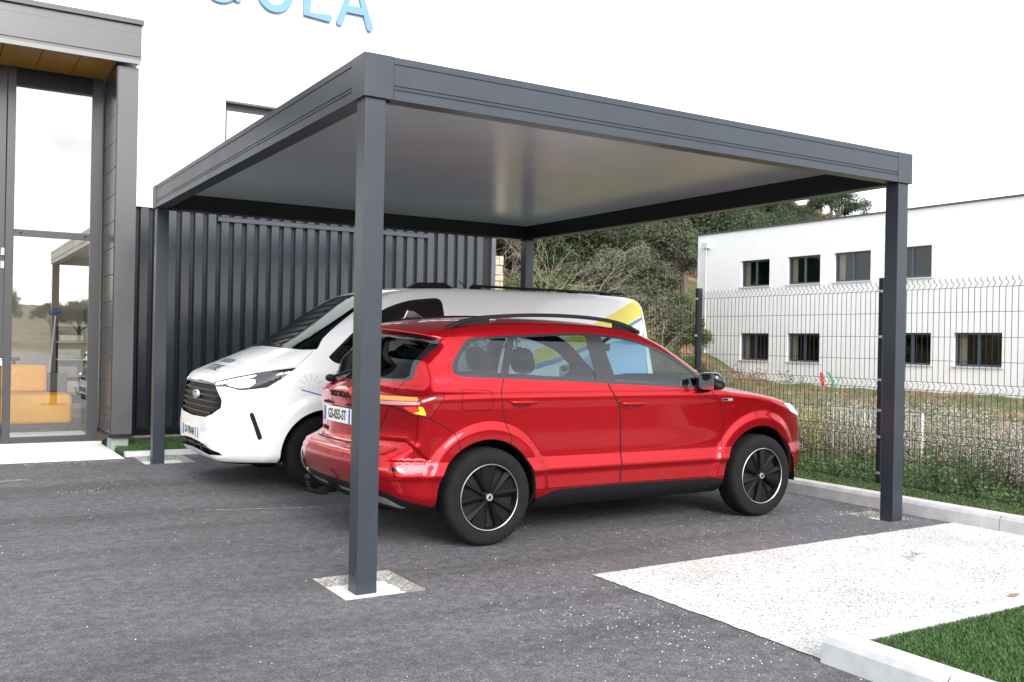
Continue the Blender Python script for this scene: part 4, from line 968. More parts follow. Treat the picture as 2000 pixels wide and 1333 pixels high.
for sd in (-1,1):
    S.emit((16,),'sill',BLACK,rc,sd); S.emit((18,),'fuel_flap' if sd<0 else 'quarter_panel',PAINT,rc,sd); S.emit((19,),'headlamp',mat('headlamp_lens',(.75,.78,.80),.08,coat=1,emit=(1,1,1),estr=.25),rc,sd)
    S.emit((2,),'window_trim',TRIMB,rc,sd); S.emit((3,),'quarter_window',GL2,rc,sd,push=-.003)
    fd=S.emit((14,),'front_door',PAINT,rc,sd); rd=S.emit((15,),'rear_door',PAINT,rc,sd)
    S.emit((5,),'window',GL1,fd,sd,push=-.003); S.emit((4,),'window',GL2,rd,sd,push=-.003)
    lp=S.emit((8,),'tail_lamp',LENS,rc,sd); S.emit((9,),'light_strip',AMB,lp,sd,push=.001); S.emit((10,),'light_arrow',YELL,lp,sd,push=.001); S.emit((26,),'clear_strip',CLEARL,lp,sd,push=.0005); S.emit((28,),'red_element',LRED,lp,sd,push=.0008)
    rf=S.emit((23,),'bumper_slot',GLOSSB,rc,sd); S.emit((27,),'reflector',LRED,rc,sd)
    for (x,z,dd) in ((.265,.992,rd),(1.248,.966,fd)):
        yy=float(surf_y(red_F,np.array([x]),np.array([z]),sd)[0])
        m=MB(); m.blob((x,yy+sd*.012,z+.004),(.118,.022,.017),16,8,2.6); m.build('handle',PAINT,dd,smooth=True)
        m=MB(); m.blob((x-.01,yy-sd*.004,z-.008),(.085,.010,.026),14,8,2.2); m.build('handle_shade',mat('handle_shadow',(.16,.006,.008),.5),dd,smooth=True)  # darker red blob paints the shade in the cup behind the handle
    for xc,r in ((0,.398),(2.638,.416)): arch_lip(red_F,xc,r,sd,rc,mat('lip_black',(.012,.012,.012),.6)); arch_liner(xc,r,sd,rc)
    for k,xc in enumerate((0,2.638)): wheel(rc,xc,sd*.806,sd,.341,.232,.215,'aero',(1.70,1.15)[k]+(0 if sd<0 else .4))
    # door mirror
    mi=MB(); mi.blob((1.985,sd*.985,1.140),(.070,.105,.072),16,10,3.0,fn=lambda q:(q[0]-.02*(q[2]-1.14)/.07,q[1],q[2])); mo=mi.build('door_mirror',GLOSSB,rc,smooth=True)
    MB().prism([(1.915,1.075),(1.915,1.205),(1.918,1.205),(1.918,1.075)],'y',sd*.905,sd*1.07).build('mirror_glass',CHROME,mo)
    m=MB(); m.prism([(1.90,1.07),(2.06,1.07),(2.03,1.12),(1.95,1.13)],'y',sd*.86,sd*.93); m.build('mirror_foot',BLACK,mo)
    # roof rail
    rp=[(-.215,.628,1.512),(-.12,.618,1.552),(0,.606,1.578),(.12,.600,1.597),(.45,.596,1.621),(.8,.596,1.627),(1.1,.598,1.616),(1.3,.604,1.591),(1.42,.612,1.560),(1.52,.622,1.518)]
    m=MB(); V=[];F=[]
    RPs=spline(rp,4); n=len(RPs)
    for i,p in enumerate(RPs):
        e=min(i,n-1-i); hgt=.014; wd=.015
        for a,b in ((-wd,-hgt),(wd,-hgt),(wd,hgt*.5),(wd*.5,hgt),(-wd*.5,hgt),(-wd,hgt*.5)): V.append((p[0],sd*(p[1]+a),p[2]+b))
    for i in range(n-1):
        for k in range(6): F.append((i*6+k,i*6+(k+1)%6,(i+1)*6+(k+1)%6,(i+1)*6+k))
    F+= [tuple(range(6)),tuple((n-1)*6+k for k in range(6))]
    m.add(V,F); rl=m.build('roof_rail',mat('rail_black',(.006,.006,.007),.45,spec=.15),rc,autosmooth=.9)
    for xa,xb in ((-.20,.14),(1.27,1.50)):
        za=[float(surf_z(red_F,np.array([x]),np.array([sd*.605]),1.75,1.3)[0])-.01 for x in (xa,xb)]
        pr=[(xa,za[0]),(xb,za[1]),(xb-(.0 if xa<0 else .0),np.interp(xb,RPs[:,0],RPs[:,2])),((xa+xb)/2,np.interp((xa+xb)/2,RPs[:,0],RPs[:,2])),(xa,np.interp(xa,RPs[:,0],RPs[:,2]))]
        MB().prism(pr,'y',sd*.598,sd*.616).build('rail_foot',BLACK,rl)
    # scuff badge on the front wing
    yy=float(surf_y(red_F,np.array([2.227]),np.array([.985]),sd)[0]); B(2.168,2.288,min(yy,yy+sd*.004),max(yy,yy+sd*.004),.974,.996).build('wing_badge',SILVER,rc)
    B(2.172,2.235,min(yy+sd*.0045,yy+sd*.006),max(yy+sd*.0045,yy+sd*.006),.977,.993).build('wing_badge_inlay',BLACK,rc)
# tailgate furniture
def on_rear(P,V): 
    x=surf_x(red_F,P[:,1],P[:,2],-1.2,-.3); P=P.copy(); P[:,0]=x-.003-V[:,2]; return P
put_text('maker_lettering','SKODA',.062,(-.8,-.02,1.018),(0,-1,0),(0,0,1),BLACK,rc,sx=1.75,bold=.0015,ext=.002,fn=on_rear)
put_text('model_lettering','KAROQ',.040,(-.8,.36,.745),(0,-1,0),(0,0,1),BLACK,rc,sx=1.2,bold=.001,ext=.002,fn=on_rear)
pl=thing  # number plate
zc=.868; xp=float(surf_x(red_F,np.array([0.]),np.array([zc]),-1.2,-.3)[0])-.016
B(xp-.006,xp,-.26,.26,zc-.055,zc+.055).build('number_plate',mat('plate_white',(.78,.78,.76),.4),rc,bevel=.002,seg=1)
B(xp-.0075,xp-.0062,.222,.258,zc-.053,zc+.053).build('plate_band',mat('plate_blue',(.03,.10,.42),.4),rc)
B(xp-.0075,xp-.0062,-.258,-.222,zc-.053,zc+.053).build('plate_band',mat('plate_blue',(.03,.10,.42),.4),rc)
put_text('plate_lettering','GS-055-ST',.100,(xp-.0078,0,zc-.002),(0,-1,0),(0,0,1),mat('plate_ink',(.015,.015,.018),.5),rc,sx=.80,bold=.002,ext=.0004)
B(xp+.012,xp+.05,-.32,.32,.938,.956).build('plate_lamp_recess',GAPM,rc)
m=MB(); m.prism([(-.27,1.578),(-.10,1.59),(-.19,1.645),(-.235,1.652)],'y',-.022,.022); m.build('antenna_fin',GLOSSB,rc,bevel=.008,seg=2)
m=MB(); m.tube([(-.70,.30,1.13),(-.665,.05,1.185),(-.63,-.20,1.22)],.011,6); m.blob((-.705,.33,1.12),(.04,.05,.03),10,6); m.build('rear_wiper',BLACK,rc)
m=MB(); m.tube([(-.72,.12,.30),(-.86,.12,.29),(-.93,.12,.31),(-.945,.12,.37)],.018,8); m.blob((-.945,.12,.40),(.026,.026,.026),10,8); m.box(-.85,-.80,.08,.16,.27,.32); m.build('tow_hitch',BLACK,rc)
# cabin
B(-.55,2.15,-.74,.74,.36,.40).build('cabin_floor',SEAT,rc)
for y in (-.36,.36): seat(rc,.78,y,.42,.62,.245)
m=MB(); m.blob((.02,0,.55),(.28,.64,.11),16,8,5); k=len(m.v); m.blob((-.20,0,.86),(.085,.66,.30),16,10,5); m.rot('Y',-.30,(-.2,0,.6),k); 
for y in (-.40,0,.40): m.blob((-.335,y,1.235),(.05,.13,.075),12,8,3)
m.build('rear_bench',SEAT,rc,smooth=True)
m=MB(); m.prism([(1.70,.62),(2.2,.55),(2.3,1.06),(2.02,1.10),(1.82,1.06),(1.72,.92)],'y',-.76,.76); m.build('dashboard',SEAT,rc,bevel=.03,seg=2)
m=MB(); m.tube([(1.56+.185*math.sin(a)*.35,.37+.185*math.cos(a),1.0+.185*math.sin(a)*.94) for a in [2*math.pi*k/28 for k in range(29)]],.017,8,False); m.tube([(1.56,.20,1.0),(1.57,.37,.99),(1.56,.54,1.0)],.02,6); m.tube([(1.57,.37,.99),(1.85,.37,.90)],.025,6); m.build('steering_wheel',BLACK,rc,smooth=True)
m=MB(); m.box(1.60,1.625,-.12,.12,1.36,1.425); m.tube([(1.62,0,1.42),(1.70,0,1.475)],.014,6); m.build('rear_view_mirror',BLACK,rc,bevel=.006)
m=MB(); m.box(-.53,-.12,-.58,.58,1.05,1.068); m.build('parcel_shelf',SEAT,rc)
# ------------------------------------------------------------------ white van
vn=thing('white_van','white panel van with lit headlamps and coloured livery behind the red car','van',(1.03,4.29,az(4.3)),math.pi)
S=Shell(van_F,VAN_BOX,.0235)
S.cut(ARCH((0,-3.1),.405,ymin=.5),1)
S.cut(lambda V:V[:,2]-.268,22)
WS=[(-.1,1.327),(.5,1.312),(.80,1.298),(.862,1.303),(.806,1.429),(.699,1.657),(.645,1.78),(.60,1.835),(.54,1.857),(-.1,1.875)]
S.panel(YP(WS,lo=-.95),7,G,w=.003)
SW=np.r_[spline([(-.045,1.232),(-.163,1.334),(-.321,1.480),(-.587,1.680),(-.848,1.783),(-1.05,1.817),(-1.19,1.832)],4),spline([(-1.19,1.832),(-1.245,1.815),(-1.268,1.76)],3)[1:],[(-1.285,1.5),(-1.29,1.18)],spline([(-1.2,1.155),(-.6,1.155),(-.2,1.165),(-.09,1.185),(-.045,1.232)],3)[:-1]]
S.cut(SP(SW),2)
S.cut(SP([(-.48,1.555),(-.60,1.66),(-.85,1.762),(-1.19,1.808),(-1.245,1.76),(-1.262,1.18),(-.48,1.18)]),5,(2,))
S.cut(SP([(-.10,1.24),(-.18,1.325),(-.43,1.53),(-.43,1.20),(-.2,1.19)]),4,(2,))
# headlamps in wrap-round coordinates s = |y| - x
def WR(poly):
    P=np.array(poly)
    return lambda V:np.maximum(psdf(P,ab(V[:,1])-V[:,0],V[:,2]),.40-ab(V[:,1]))
S.panel(WR([(-.38,.985),(-.335,.985),(-.237,1.004),(0,1.045),(.25,1.080),(.70,1.135),(.62,1.08),(.54,1.026),(.40,.956),(.10,.926),(-.126,.956),(-.30,.950),(-.38,.955)]),8,G,w=.002)
S.cut(WR([(-.34,.980),(-.25,.992),(0,1.030),(.20,1.060),(.26,1.066),(.25,1.050),(.20,1.038),(0,1.008),(-.2,.972),(-.34,.962)]),9,(8,))
S.cut(WR([(-.15,.978),(0,1.004),(.18,1.026),(.26,1.024),(.27,.995),(.20,.958),(.08,.946),(-.06,.960)]),10,(8,))
GR=[(-.1,.988),(.49,.976),(.56,.955),(.63,.90),(.69,.835),(.69,.76),(.60,.70),(.45,.664),(-.1,.648)]
S.panel(YP(GR,lo=.55),20,G,w=.002)
S.cut(YP([(-.1,.437),(.3,.424),(.49,.402),(.76,.335),(.49,.322),(.2,.338),(-.1,.345)],lo=.5),23)
S.cut(SP(spline([(.668,.712),(.655,.728),(.636,.722),(.60,.62),(.560,.505),(.566,.485),(.585,.480),(.598,.495),(.635,.61)],3,True),.70),24)
# bonnet above the lamps
S.panel(SP([(1.1,.99),(.86,.99),(.60,1.086),(.28,1.143),(.20,1.20),(.085,1.285),(.30,1.42),(1.1,1.42)],-1),21,G,w=.0014)
# livery on the side
S.cut(SP([(-2.30,1.325),(-2.67,1.425),(-3.28,1.690),(-3.8,1.925),(-4.2,2.1),(-4.2,1.86),(-3.77,1.700),(-3.3,1.49),(-2.6,1.255),(-2.30,1.185)],.5),30)
S.cut(SP([(-2.30,1.180),(-2.6,1.250),(-3.3,1.485),(-3.77,1.695),(-4.2,1.85),(-4.2,1.82),(-3.77,1.655),(-3.3,1.44),(-2.6,1.195),(-2.30,1.12)],.5),31)
S.cut(SP([(-2.4,.75),(-2.8,1.15),(-3.15,1.38),(-3.4,1.43),(-4.2,1.60),(-4.2,.6),(-2.5,.6)],.5),32)
S.panel(SP([(-3.86,1.95),(-3.84,1.2),(-3.86,.5),(-4.2,.5),(-4.2,1.95)],-1),33,G,src=(0,30,31,32))
S.panel(SP([(-.25,1.22),(-.5,1.5),(-1.25,1.7),(-1.33,1.4),(-1.36,1.1),(-1.36,.38),(-.5,.38),(-.30,.7),(-.17,1.0),(-.12,1.14)]),14,G,w=.0018)
VGL=glass('van_screen_glass',(.20,.24,.24),.05,refl=(.5,.53,.55)); VGL2=glass('van_side_glass',(.12,.13,.13),.07)
LY_=mat('livery_yellow',(.72,.62,.03),.35,coat=.6); LB_=mat('livery_blue_line',(.05,.20,.45),.35,coat=.6); LB2=mat('livery_light_blue',(.22,.45,.72),.35,coat=.6)
for q in (LY_,LB_,LB2): twosided(q,(.05,.05,.052))
HL=mat('headlamp_housing',(.02,.02,.025),.12,coat=1); HLE=mat('headlamp_lit',(.8,.82,.9),.1,emit=(.86,.92,1),estr=2.2); HLD=mat('daytime_light',(.6,.65,.8),.1,emit=(.7,.78,1),estr=1.0)
S.emit((0,),'body',VPAINT,vn); S.emit((22,),'underbody',BLACK,vn); S.emit((21,),'bonnet',VPAINT,vn); S.emit((7,),'windscreen',VGL,vn,push=-.004); S.emit((33,),'rear_end',VPAINT,vn)
S.emit((G,),'shut_line',GAPM,vn,push=-.004); gl=S.emit((20,),'grille',BLACK,vn,push=-.03); S.emit((23,),'lower_intake',BLACK,vn,push=-.03)
for sd in (1,-1):
    lm=S.emit((8,),'headlamp',HL,vn,sd); S.emit((9,),'daytime_strip',HLD,lm,sd,push=.001); S.emit((10,),'lit_lens',HLE,lm,sd,push=.001)
    S.emit((24,),'bumper_slit',BLACK,vn,sd,push=-.006); dr=S.emit((14,),'front_door',VPAINT,vn,sd); S.emit((2,),'window_trim',GLOSSB,vn,sd); S.emit((4,),'quarter_light',VGL2,vn,sd,push=-.003); S.emit((5,),'window',VGL2,vn,sd,push=-.003)
    S.emit((30,),'livery_band',LY_,vn,sd,label='yellow livery band'); S.emit((31,),'livery_band',LB_,vn,sd,label='thin blue livery band'); S.emit((32,),'livery_band',LB2,vn,sd,label='light blue livery panel')
    for xc in (0,-3.1):
        arch_lip(van_F,xc,.405,sd,vn,mat('lip_black',(.012,.012,.012),.6)); arch_liner(xc,.405,sd,vn,.98,.6); wheel(vn,xc,sd*.86,sd,.346,.218,.225,'van',.2)
    m=MB(); m.blob((-.26,sd*1.10,1.235),(.07,.12,.10),14,10,3.2); mo=m.build('door_mirror',GLOSSB,vn,smooth=True); MB().tube([(-.24,sd*.93,1.19),(-.25,sd*1.02,1.19)],.03,8).build('mirror_arm',BLACK,mo)
# grille bars and frame bar
def bar(name,z,hw,dz,out,m,sag=0,parent=gl):
    ys=np.linspace(-hw,hw,25); V=[];F=[]
    X_=surf_x(van_F,ys,np.full(len(ys),z),1.3,.3)
    for y,x in zip(ys,X_):
        zz=z
        V+=[(x+out-.030,y,zz-dz),(x+out,y,zz-dz*.4),(x+out-.004,y,zz+dz),(x+out-.030,y,zz+dz)]
    for i in range(len(ys)-1):
        for k in range(4): F.append((4*i+k,4*i+(k+1)%4,4*i+4+(k+1)%4,4*i+4+k))
    F+=[(0,1,2,3),tuple(4*(len(ys)-1)+k for k in (3,2,1,0))]
    return mesh_obj(name,V,F,m,parent)
GBM=mat('grille_bar',(.006,.006,.007),.4,spec=.2)
for z,hw in ((.700,.54),(.752,.655),(.804,.665),(.856,.645),(.906,.60)): bar('grille_bar',z,hw,.013,-.004,GBM)
bar('top_bar',.966,.50,.010,.003,mat('grille_top',(.10,.10,.11),.25,metal=.6))
bar('lower_bar',.385,.52,.010,-.006,GBM,parent=vn)
for y in (-.30,.05,.30): 
    x=float(surf_x(van_F,np.array([y]),np.array([.385]),1.3,.3)[0]); B(x-.03,x-.004,y-.02,y+.02,.345,.425).build('intake_divider',BLACK,vn)
# oval badge with a plain script
xb=float(surf_x(van_F,np.array([0.]),np.array([.853]),1.3,.3)[0])
ol=[(.092*math.cos(a),.853+.040*math.sin(a)) for a in [2*math.pi*k/32 for k in range(32)]]; il=[(.083*math.cos(a),.853+.033*math.sin(a)) for a in [2*math.pi*k/32 for k in range(32)]]
bd=MB().prism(ol,'x',xb-.01,xb+.012).build('oval_badge',mat('badge_white',(.75,.76,.78),.25),vn); MB().prism(il,'x',xb+.0121,xb+.0135).build('badge_field',mat('badge_field',(.03,.04,.06),.25),bd)
put_text('badge_script','Ford',.060,(xb+.0140,0,.854),(0,1,0),(0,0,1),MATS['badge_white'],bd,sx=1.15,shear=.3,ext=.0006)
# number plate
zc=.506; xp=float(surf_x(van_F,np.array([.2]),np.array([zc]),1.3,.3)[0])+.012
B(xp,xp+.006,-.26,.26,zc-.055,zc+.055).build('number_plate',MATS['plate_white'],vn,bevel=.002,seg=1)
for a,b in ((-.258,-.222),(.222,.258)): B(xp+.0062,xp+.0075,a,b,zc-.053,zc+.053).build('plate_band',MATS['plate_blue'],vn)
put_text('plate_lettering','GV-790-NH',.100,(xp+.0078,0,zc-.002),(0,1,0),(0,0,1),MATS['plate_ink'],vn,sx=.76,bold=.002,ext=.0004)
# writing on bonnet and side
NAVY=mat('livery_navy',(.02,.045,.10),.4)
def on_bonnet(P,V):
    P=P.copy(); P[:,2]=surf_z(van_F,P[:,0],P[:,1],1.7,.8)+.004+V[:,2]; return P
put_text('bonnet_lettering','PASSION',.105,(.645,.02,0),(0,1,0),(-1,0,0),NAVY,vn,sx=.95,ext=.0008,fn=on_bonnet)
put_text('bonnet_lettering','STORE',.135,(.775,.02,0),(0,1,0),(-1,0,0),NAVY,vn,sx=1.05,ext=.0008,fn=on_bonnet)
SUNG=mat('livery_grey',(.62,.64,.66),.4)
def ray_mark(name,cx,cy,r0,r1,place,m,half=True,ring=.03):
    V=[];F=[]
    def seg(a,ra,rb,w):
        i=len(V); c,s_=math.cos(a),math.sin(a)
        for r,q in ((ra,-w),(rb,-w),(rb,w),(ra,w)): V.append((cx+r*c-q*s_,cy+r*s_+q*c))
        F.append((i,i+1,i+2,i+3))
    for k in range(7): seg(math.radians(0+30*k),r0,r1,.006)
    n=20
    for k in range(n):
        a,b=2*math.pi*k/n,2*math.pi*(k+1)/n; i=len(V)
        for r,t in ((ring-.007,a),(ring,a),(ring,b),(ring-.007,b)): V.append((cx+r*math.cos(t),cy+r*math.sin(t)))
        F.append((i,i+1,i+2,i+3))
    return mesh_obj(name,place(np.array(V)),F,m,vn)
def bon(Q): x=.47-Q[:,1]; y=Q[:,0]; return np.c_[x,y,surf_z(van_F,x,y,1.7,.8)+.004]
ray_mark('sun_emblem',0,0,.05,.11,bon,SUNG)
def sidep(Q): x=.145-Q[:,0]; z=.955+Q[:,1]; return np.c_[x,surf_y(van_F,x,z,1)+.003,z]
ray_mark('sun_emblem',0,0,.06,.13,sidep,SUNG)
xs_=np.linspace(.235,-.05,8); zs_=np.linspace(.935,.855,8)
V=[];F=[]
for i,(x,z) in enumerate(zip(xs_,zs_)):
    for dz,yq in zip((-.006,.006),surf_y(van_F,np.array([x,x]),np.array([z-.006,z+.006]),1)): V.append((x,float(yq)+.003,z+dz))
    if i: F.append((2*i-2,2*i,2*i+1,2*i-1))
mesh_obj('livery_line',V,F,LB_,vn)
def on_left(P,V):
    P=P.copy(); P[:,1]=surf_y(van_F,P[:,0],P[:,2],1)+.003+V[:,2]; return P
put_text('side_lettering','PASSION STORE',.20,(-1.58,0,1.40),(-1,0,0),(0,0,1),NAVY,vn,sx=.80,ext=.0008,fn=on_left)
# roof fittings, cabin
m=MB(); m.prism([(-1.0,1.935),(-1.52,1.955),(-1.40,2.005),(-1.12,1.995)],'y',.50,.62); m.build('roof_fitting',BLACK,vn,bevel=.01)
for x in (-1.75,-3.0,-3.45): B(x-.05,x+.05,.60,.70,1.935,1.985).build('roof_bracket',BLACK,vn,bevel=.008)
m=MB(); m.tube([(-1.7,.66,1.985),(-3.7,.66,1.985)],.014,6); m.build('roof_rail',BLACK,vn)
m=MB(); m.tube([(-1.95,.2,1.93),(-1.80,.2,2.06)],.006,6); m.build('aerial',BLACK,vn)
B(-1.62,-1.58,-.76,.76,.4,1.80).build('bulkhead',mat('bulkhead',(.03,.03,.032),.8),vn); B(-1.6,.15,-.80,.80,.42,.46).build('cabin_floor',SEAT,vn)
m=MB(); m.prism([(-.35,.7),(.10,.7),(.12,1.22),(-.05,1.28),(-.38,1.10)],'y',-.84,.84); m.build('dashboard',SEAT,vn,bevel=.03)
for y in (-.5,.5): seat(vn,-1.15,y,.55,.60,.26,.2)
m=MB(); m.tube([(-.52+.2*math.sin(a)*.5,.45+.2*math.cos(a),1.18+.2*math.sin(a)*.86) for a in [2*math.pi*k/28 for k in range(29)]],.017,8,False); m.build('steering_wheel',BLACK,vn,smooth=True)
m=MB(); m.tube([(.20,.10,1.335),(.02,.70,1.33)],.010,6); m.tube([(.22,-.55,1.325),(.16,.05,1.345)],.010,6); m.build('wiper',BLACK,vn)
# ================================================================== MESH FENCE
XF=5.9; FZ=.10; FT=2.08
FEN=mat('fence_grey',(.016,.018,.020),.6,spec=.3); 
fpost=[-4.24,-1.62,1.0,3.63,6.26,8.89,11.52,14.15]
folds=[2.03,1.08,.60,.165]; fold_d=.045
hz_pos=[1.99,1.77,1.543,1.323,1.119,1.041,.82,.64,.56,.36,.205,.125]
def wire_path():
    pts=[(0,FT)]
    for f in folds:
        if f>1.9: pts+=[(0,2.055),(fold_d,2.03),(0,1.985)]
        else: pts+=[(0,f+.045),(fold_d,f),(0,f-.045)]
    pts+=[(0,.105)]
    return pts
WP=wire_path()
def wire_mesh():
    m=MB(); m.tube([(d,0,z) for d,z in WP],.0030,4); me=bpy.data.meshes.new('wire'); me.from_pydata(m.v,[],m.f); me.materials.append(FEN); return me
WM=wire_mesh()
fe=thing('mesh_fence','dark welded mesh fence with bent wires along the kerb and field','fence',(XF,0,0))
def wires(m,ys,zs):
    for y in ys: m.tube([(d,y,z) for d,z in WP],.0027,4)
    return m
for i in range(len(fpost)-1):
    y0,y1=fpost[i]+.03,fpost[i+1]-.03; m=MB()
    for z in hz_pos: m.tube([(-.004,0,z),(-.004,y1-y0,z)],.0030,4)
    n=int((y1-y0)/.0575); near=i in (0,1,2,3)
    if not near: wires(m,[(y1-y0)*k/n for k in range(n+1)],None)
    pn=m.build('mesh_panel',FEN,fe); pn.location=(0,y0,0)
    if not near: pn['kind']='stuff'; continue
    for k in range(n+1):
        o=bpy.data.objects.new('wire',WM); COL.objects.link(o); o.parent=pn; o.location=(0,(y1-y0)*k/n,0)
for i,y in enumerate(fpost):
    if i==0: continue
    po=B(-.035,.035,-.028,.028,-.3,2.12).build('post',FEN,fe,bevel=.004,seg=1); po.location=(0,y,0)
    for z in hz_pos[::2]: B(-.045,-.034,-.02,.02,z-.012,z+.012).build('clip',mat('clip_silver',(.45,.45,.45),.4,metal=.5),po)
# low white railing in the weeds
WR_=mat('white_rail',(.72,.72,.70),.5)
t=thing('low_railing','low white metal railing standing among the weeds','railing',(8.0,2.06,-.15))
for k in range(12): MB().tube([(0,k*.115,.25),(0,k*.115,.80)],.008,5).build('bar',WR_,t)
B(-.012,.012,-.03,1.30,.79,.815).build('top_rail',WR_,t); B(-.012,.012,-.03,1.30,.24,.262).build('bottom_rail',WR_,t)
B(-.015,.015,.78,.81,0,.82).build('post',WR_,t); B(-.015,.015,-.045,-.015,0,.82).build('post',WR_,t)
# ================================================================== VEGETATION
def leaf_mat(name,col,var=.45,sc=1.2,trans=.25):
    m=mat(name,col,.6,spec=.3); n,l,p=nodes(m); o=n['Material Output']
    g=n.new('ShaderNodeNewGeometry'); ob=n.new('ShaderNodeTexCoord'); z=n.new('ShaderNodeTexNoise'); z.inputs['Scale'].default_value=sc; z.inputs['Detail'].default_value=4; l.new(ob.outputs['Object'],z.inputs[0])
    r=n.new('ShaderNodeValToRGB'); r.color_ramp.elements[0].position=.32; r.color_ramp.elements[1].position=.68
    r.color_ramp.elements[0].color=lin([c*(1-var) for c in col]); r.color_ramp.elements[1].color=lin([c*(1+var) for c in col]); l.new(z.outputs[0],r.inputs[0])
    oi=n.new('ShaderNodeObjectInfo'); hs_=n.new('ShaderNodeHueSaturation'); mr=n.new('ShaderNodeMapRange'); mr.inputs[3].default_value=.75; mr.inputs[4].default_value=1.3; l.new(oi.outputs['Random'],mr.inputs[0]); l.new(mr.outputs[0],hs_.inputs['Value'])
    mr2=n.new('ShaderNodeMapRange'); mr2.inputs[3].default_value=.48; mr2.inputs[4].default_value=.52; l.new(oi.outputs['Random'],mr2.inputs[0]); l.new(mr2.outputs[0],hs_.inputs['Hue'])
    l.new(r.outputs[0],hs_.inputs['Color']); l.new(hs_.outputs[0],p.inputs['Base Color'])
    t=n.new('ShaderNodeBsdfTranslucent'); l.new(hs_.outputs[0],t.inputs[0]); x=n.new('ShaderNodeMixShader'); x.inputs[0].default_value=trans
    l.new(p.outputs[0],x.inputs[1]); l.new(t.outputs[0],x.inputs[2]); l.new(x.outputs[0],o.inputs[0]); return m
BARK=mat('bark',(.13,.105,.085),.9,var=.3,vscale=6,bump=.6,bscale=20,bdist=.02); TWIG=mat('pale_twig',(.27,.23,.175),.9,var=.3,vscale=3); TWIGY=mat('yellow_twig',(.27,.225,.10),.9,var=.3,vscale=3)
def cards(centres,normals_,size,r,asp=1.5):
    n=len(centres); nm=normals_/np.maximum(np.linalg.norm(normals_,axis=1),1e-6)[:,None]
    rnd=r.normal(size=(n,3)); u=np.cross(nm,rnd); u/=np.linalg.norm(u,axis=1)[:,None]+1e-9; v=np.cross(nm,u)
    s=size*r.uniform(.6,1.4,n)[:,None]
    V=np.stack([centres-u*s*asp*.5,centres+v*s*.42,centres+u*s*asp*.5,centres-v*s*.42],1).reshape(-1,3)
    F=(np.arange(n)[:,None]*4+np.array([[0,1,2,3]])); return V,F
def crown_mesh(name,seed,rx,rz,zc,nclump,nleaf,size,m,flat=.0):
    """leaf clumps scattered through an uneven ellipsoid; clumps differ in size, gaps stay between them"""
    r=np.random.default_rng(seed); C=[];N_=[]
    for k in range(nclump):
        d=r.normal(size=3); d/=np.linalg.norm(d); d[2]=abs(d[2])*1.0-.35*r.random(); rad=r.uniform(.45,1.0)**.6
        lob=1+.28*math.sin(3*math.atan2(d[1],d[0])+seed)+.15*math.sin(5*math.atan2(d[1],d[0])+2*seed)
        c=np.array([d[0]*rx*rad*lob,d[1]*rx*rad*lob,zc+d[2]*rz*rad]); cr=rx*r.uniform(.16,.34)
        n=int(nleaf*r.uniform(.6,1.4)); p=r.normal(size=(n,3)); p/=np.linalg.norm(p,axis=1)[:,None]; q=p*(r.random((n,1))**.4)*cr*np.array([1,1,.75])
        C.append(c+q); N_.append(p+r.normal(size=(n,3))*.6+np.array([0,0,.5]))
    V,F=cards(np.concatenate(C),np.concatenate(N_),size,r)
    me=fast_mesh(name,V,F,m); d_=me.data; bpy.data.objects.remove(me); return d_
def trunk_mesh(seed,h,r0,rx,zc,nb=7):
    r=random.Random(seed); m=MB(); lean=r.uniform(-.2,.2)
    m.tube([(0,0,-.4),(lean*.3,0,h*.4),(lean,.1*lean,h*.75),(lean*1.2,0,h)],[r0*1.2,r0,r0*.7,r0*.3],7)
    for k in range(nb):
        a=r.uniform(0,6.28); z=h*r.uniform(.3,.8); L=rx*r.uniform(.5,.9); m.tube([(lean*z/h,0,z),(lean+L*.5*math.cos(a),L*.5*math.sin(a),z+.3*L),(lean+L*math.cos(a),L*math.sin(a),z+.45*L+.3)],[r0*.5,r0*.3,r0*.08],5)
    me=bpy.data.meshes.new('trunk'); me.from_pydata(m.v,[],m.f); me.materials.append(BARK); return me
LG=[leaf_mat('leaf_oak_dark',(.046,.064,.030),.5,.5),leaf_mat('leaf_olive',(.088,.098,.060),.4,.5),leaf_mat('leaf_green',(.080,.112,.030),.45,.5),leaf_mat('leaf_dry',(.19,.155,.085),.4,.5),leaf_mat('leaf_pine',(.058,.076,.038),.45,.5)]
protos=[]
for k,(mi,rx,rz,zc,nc,nl,sz) in enumerate(((0,2.6,2.3,3.0,70,330,.09),(0,3.1,2.6,3.4,76,340,.095),(1,2.3,2.2,2.8,64,320,.085),(2,2.2,1.9,2.5,62,320,.085),(4,2.0,3.0,3.8,70,320,.085),(3,1.9,1.7,2.0,50,240,.08))):
    protos.append((crown_mesh('crown',20+k,rx,rz,zc,nc,nl,sz,LG[mi]),trunk_mesh(30+k,zc+rz*.3,.20,rx,zc)))
KN=['dark evergreen oak','broad dark evergreen oak','grey green olive tinted tree','bright green leafy tree','tall narrow pine','brown dry leaved shrub']
HG='trees covering the hillside'
HL_='tree in the dense wood on the hillside behind the fence'
def place_tree(k,x,y,s,label,group=None):
    t=thing('tree',label,'tree',(x,y,float(hillz(x,y))-.1),random.uniform(0,6.28),group); t.scale=(s,s,s*random.uniform(.9,1.15))
    o=bpy.data.objects.new('crown',protos[k][0]); COL.objects.link(o); o.parent=t
    o=bpy.data.objects.new('trunk',protos[k][1]); COL.objects.link(o); o.parent=t
    return t
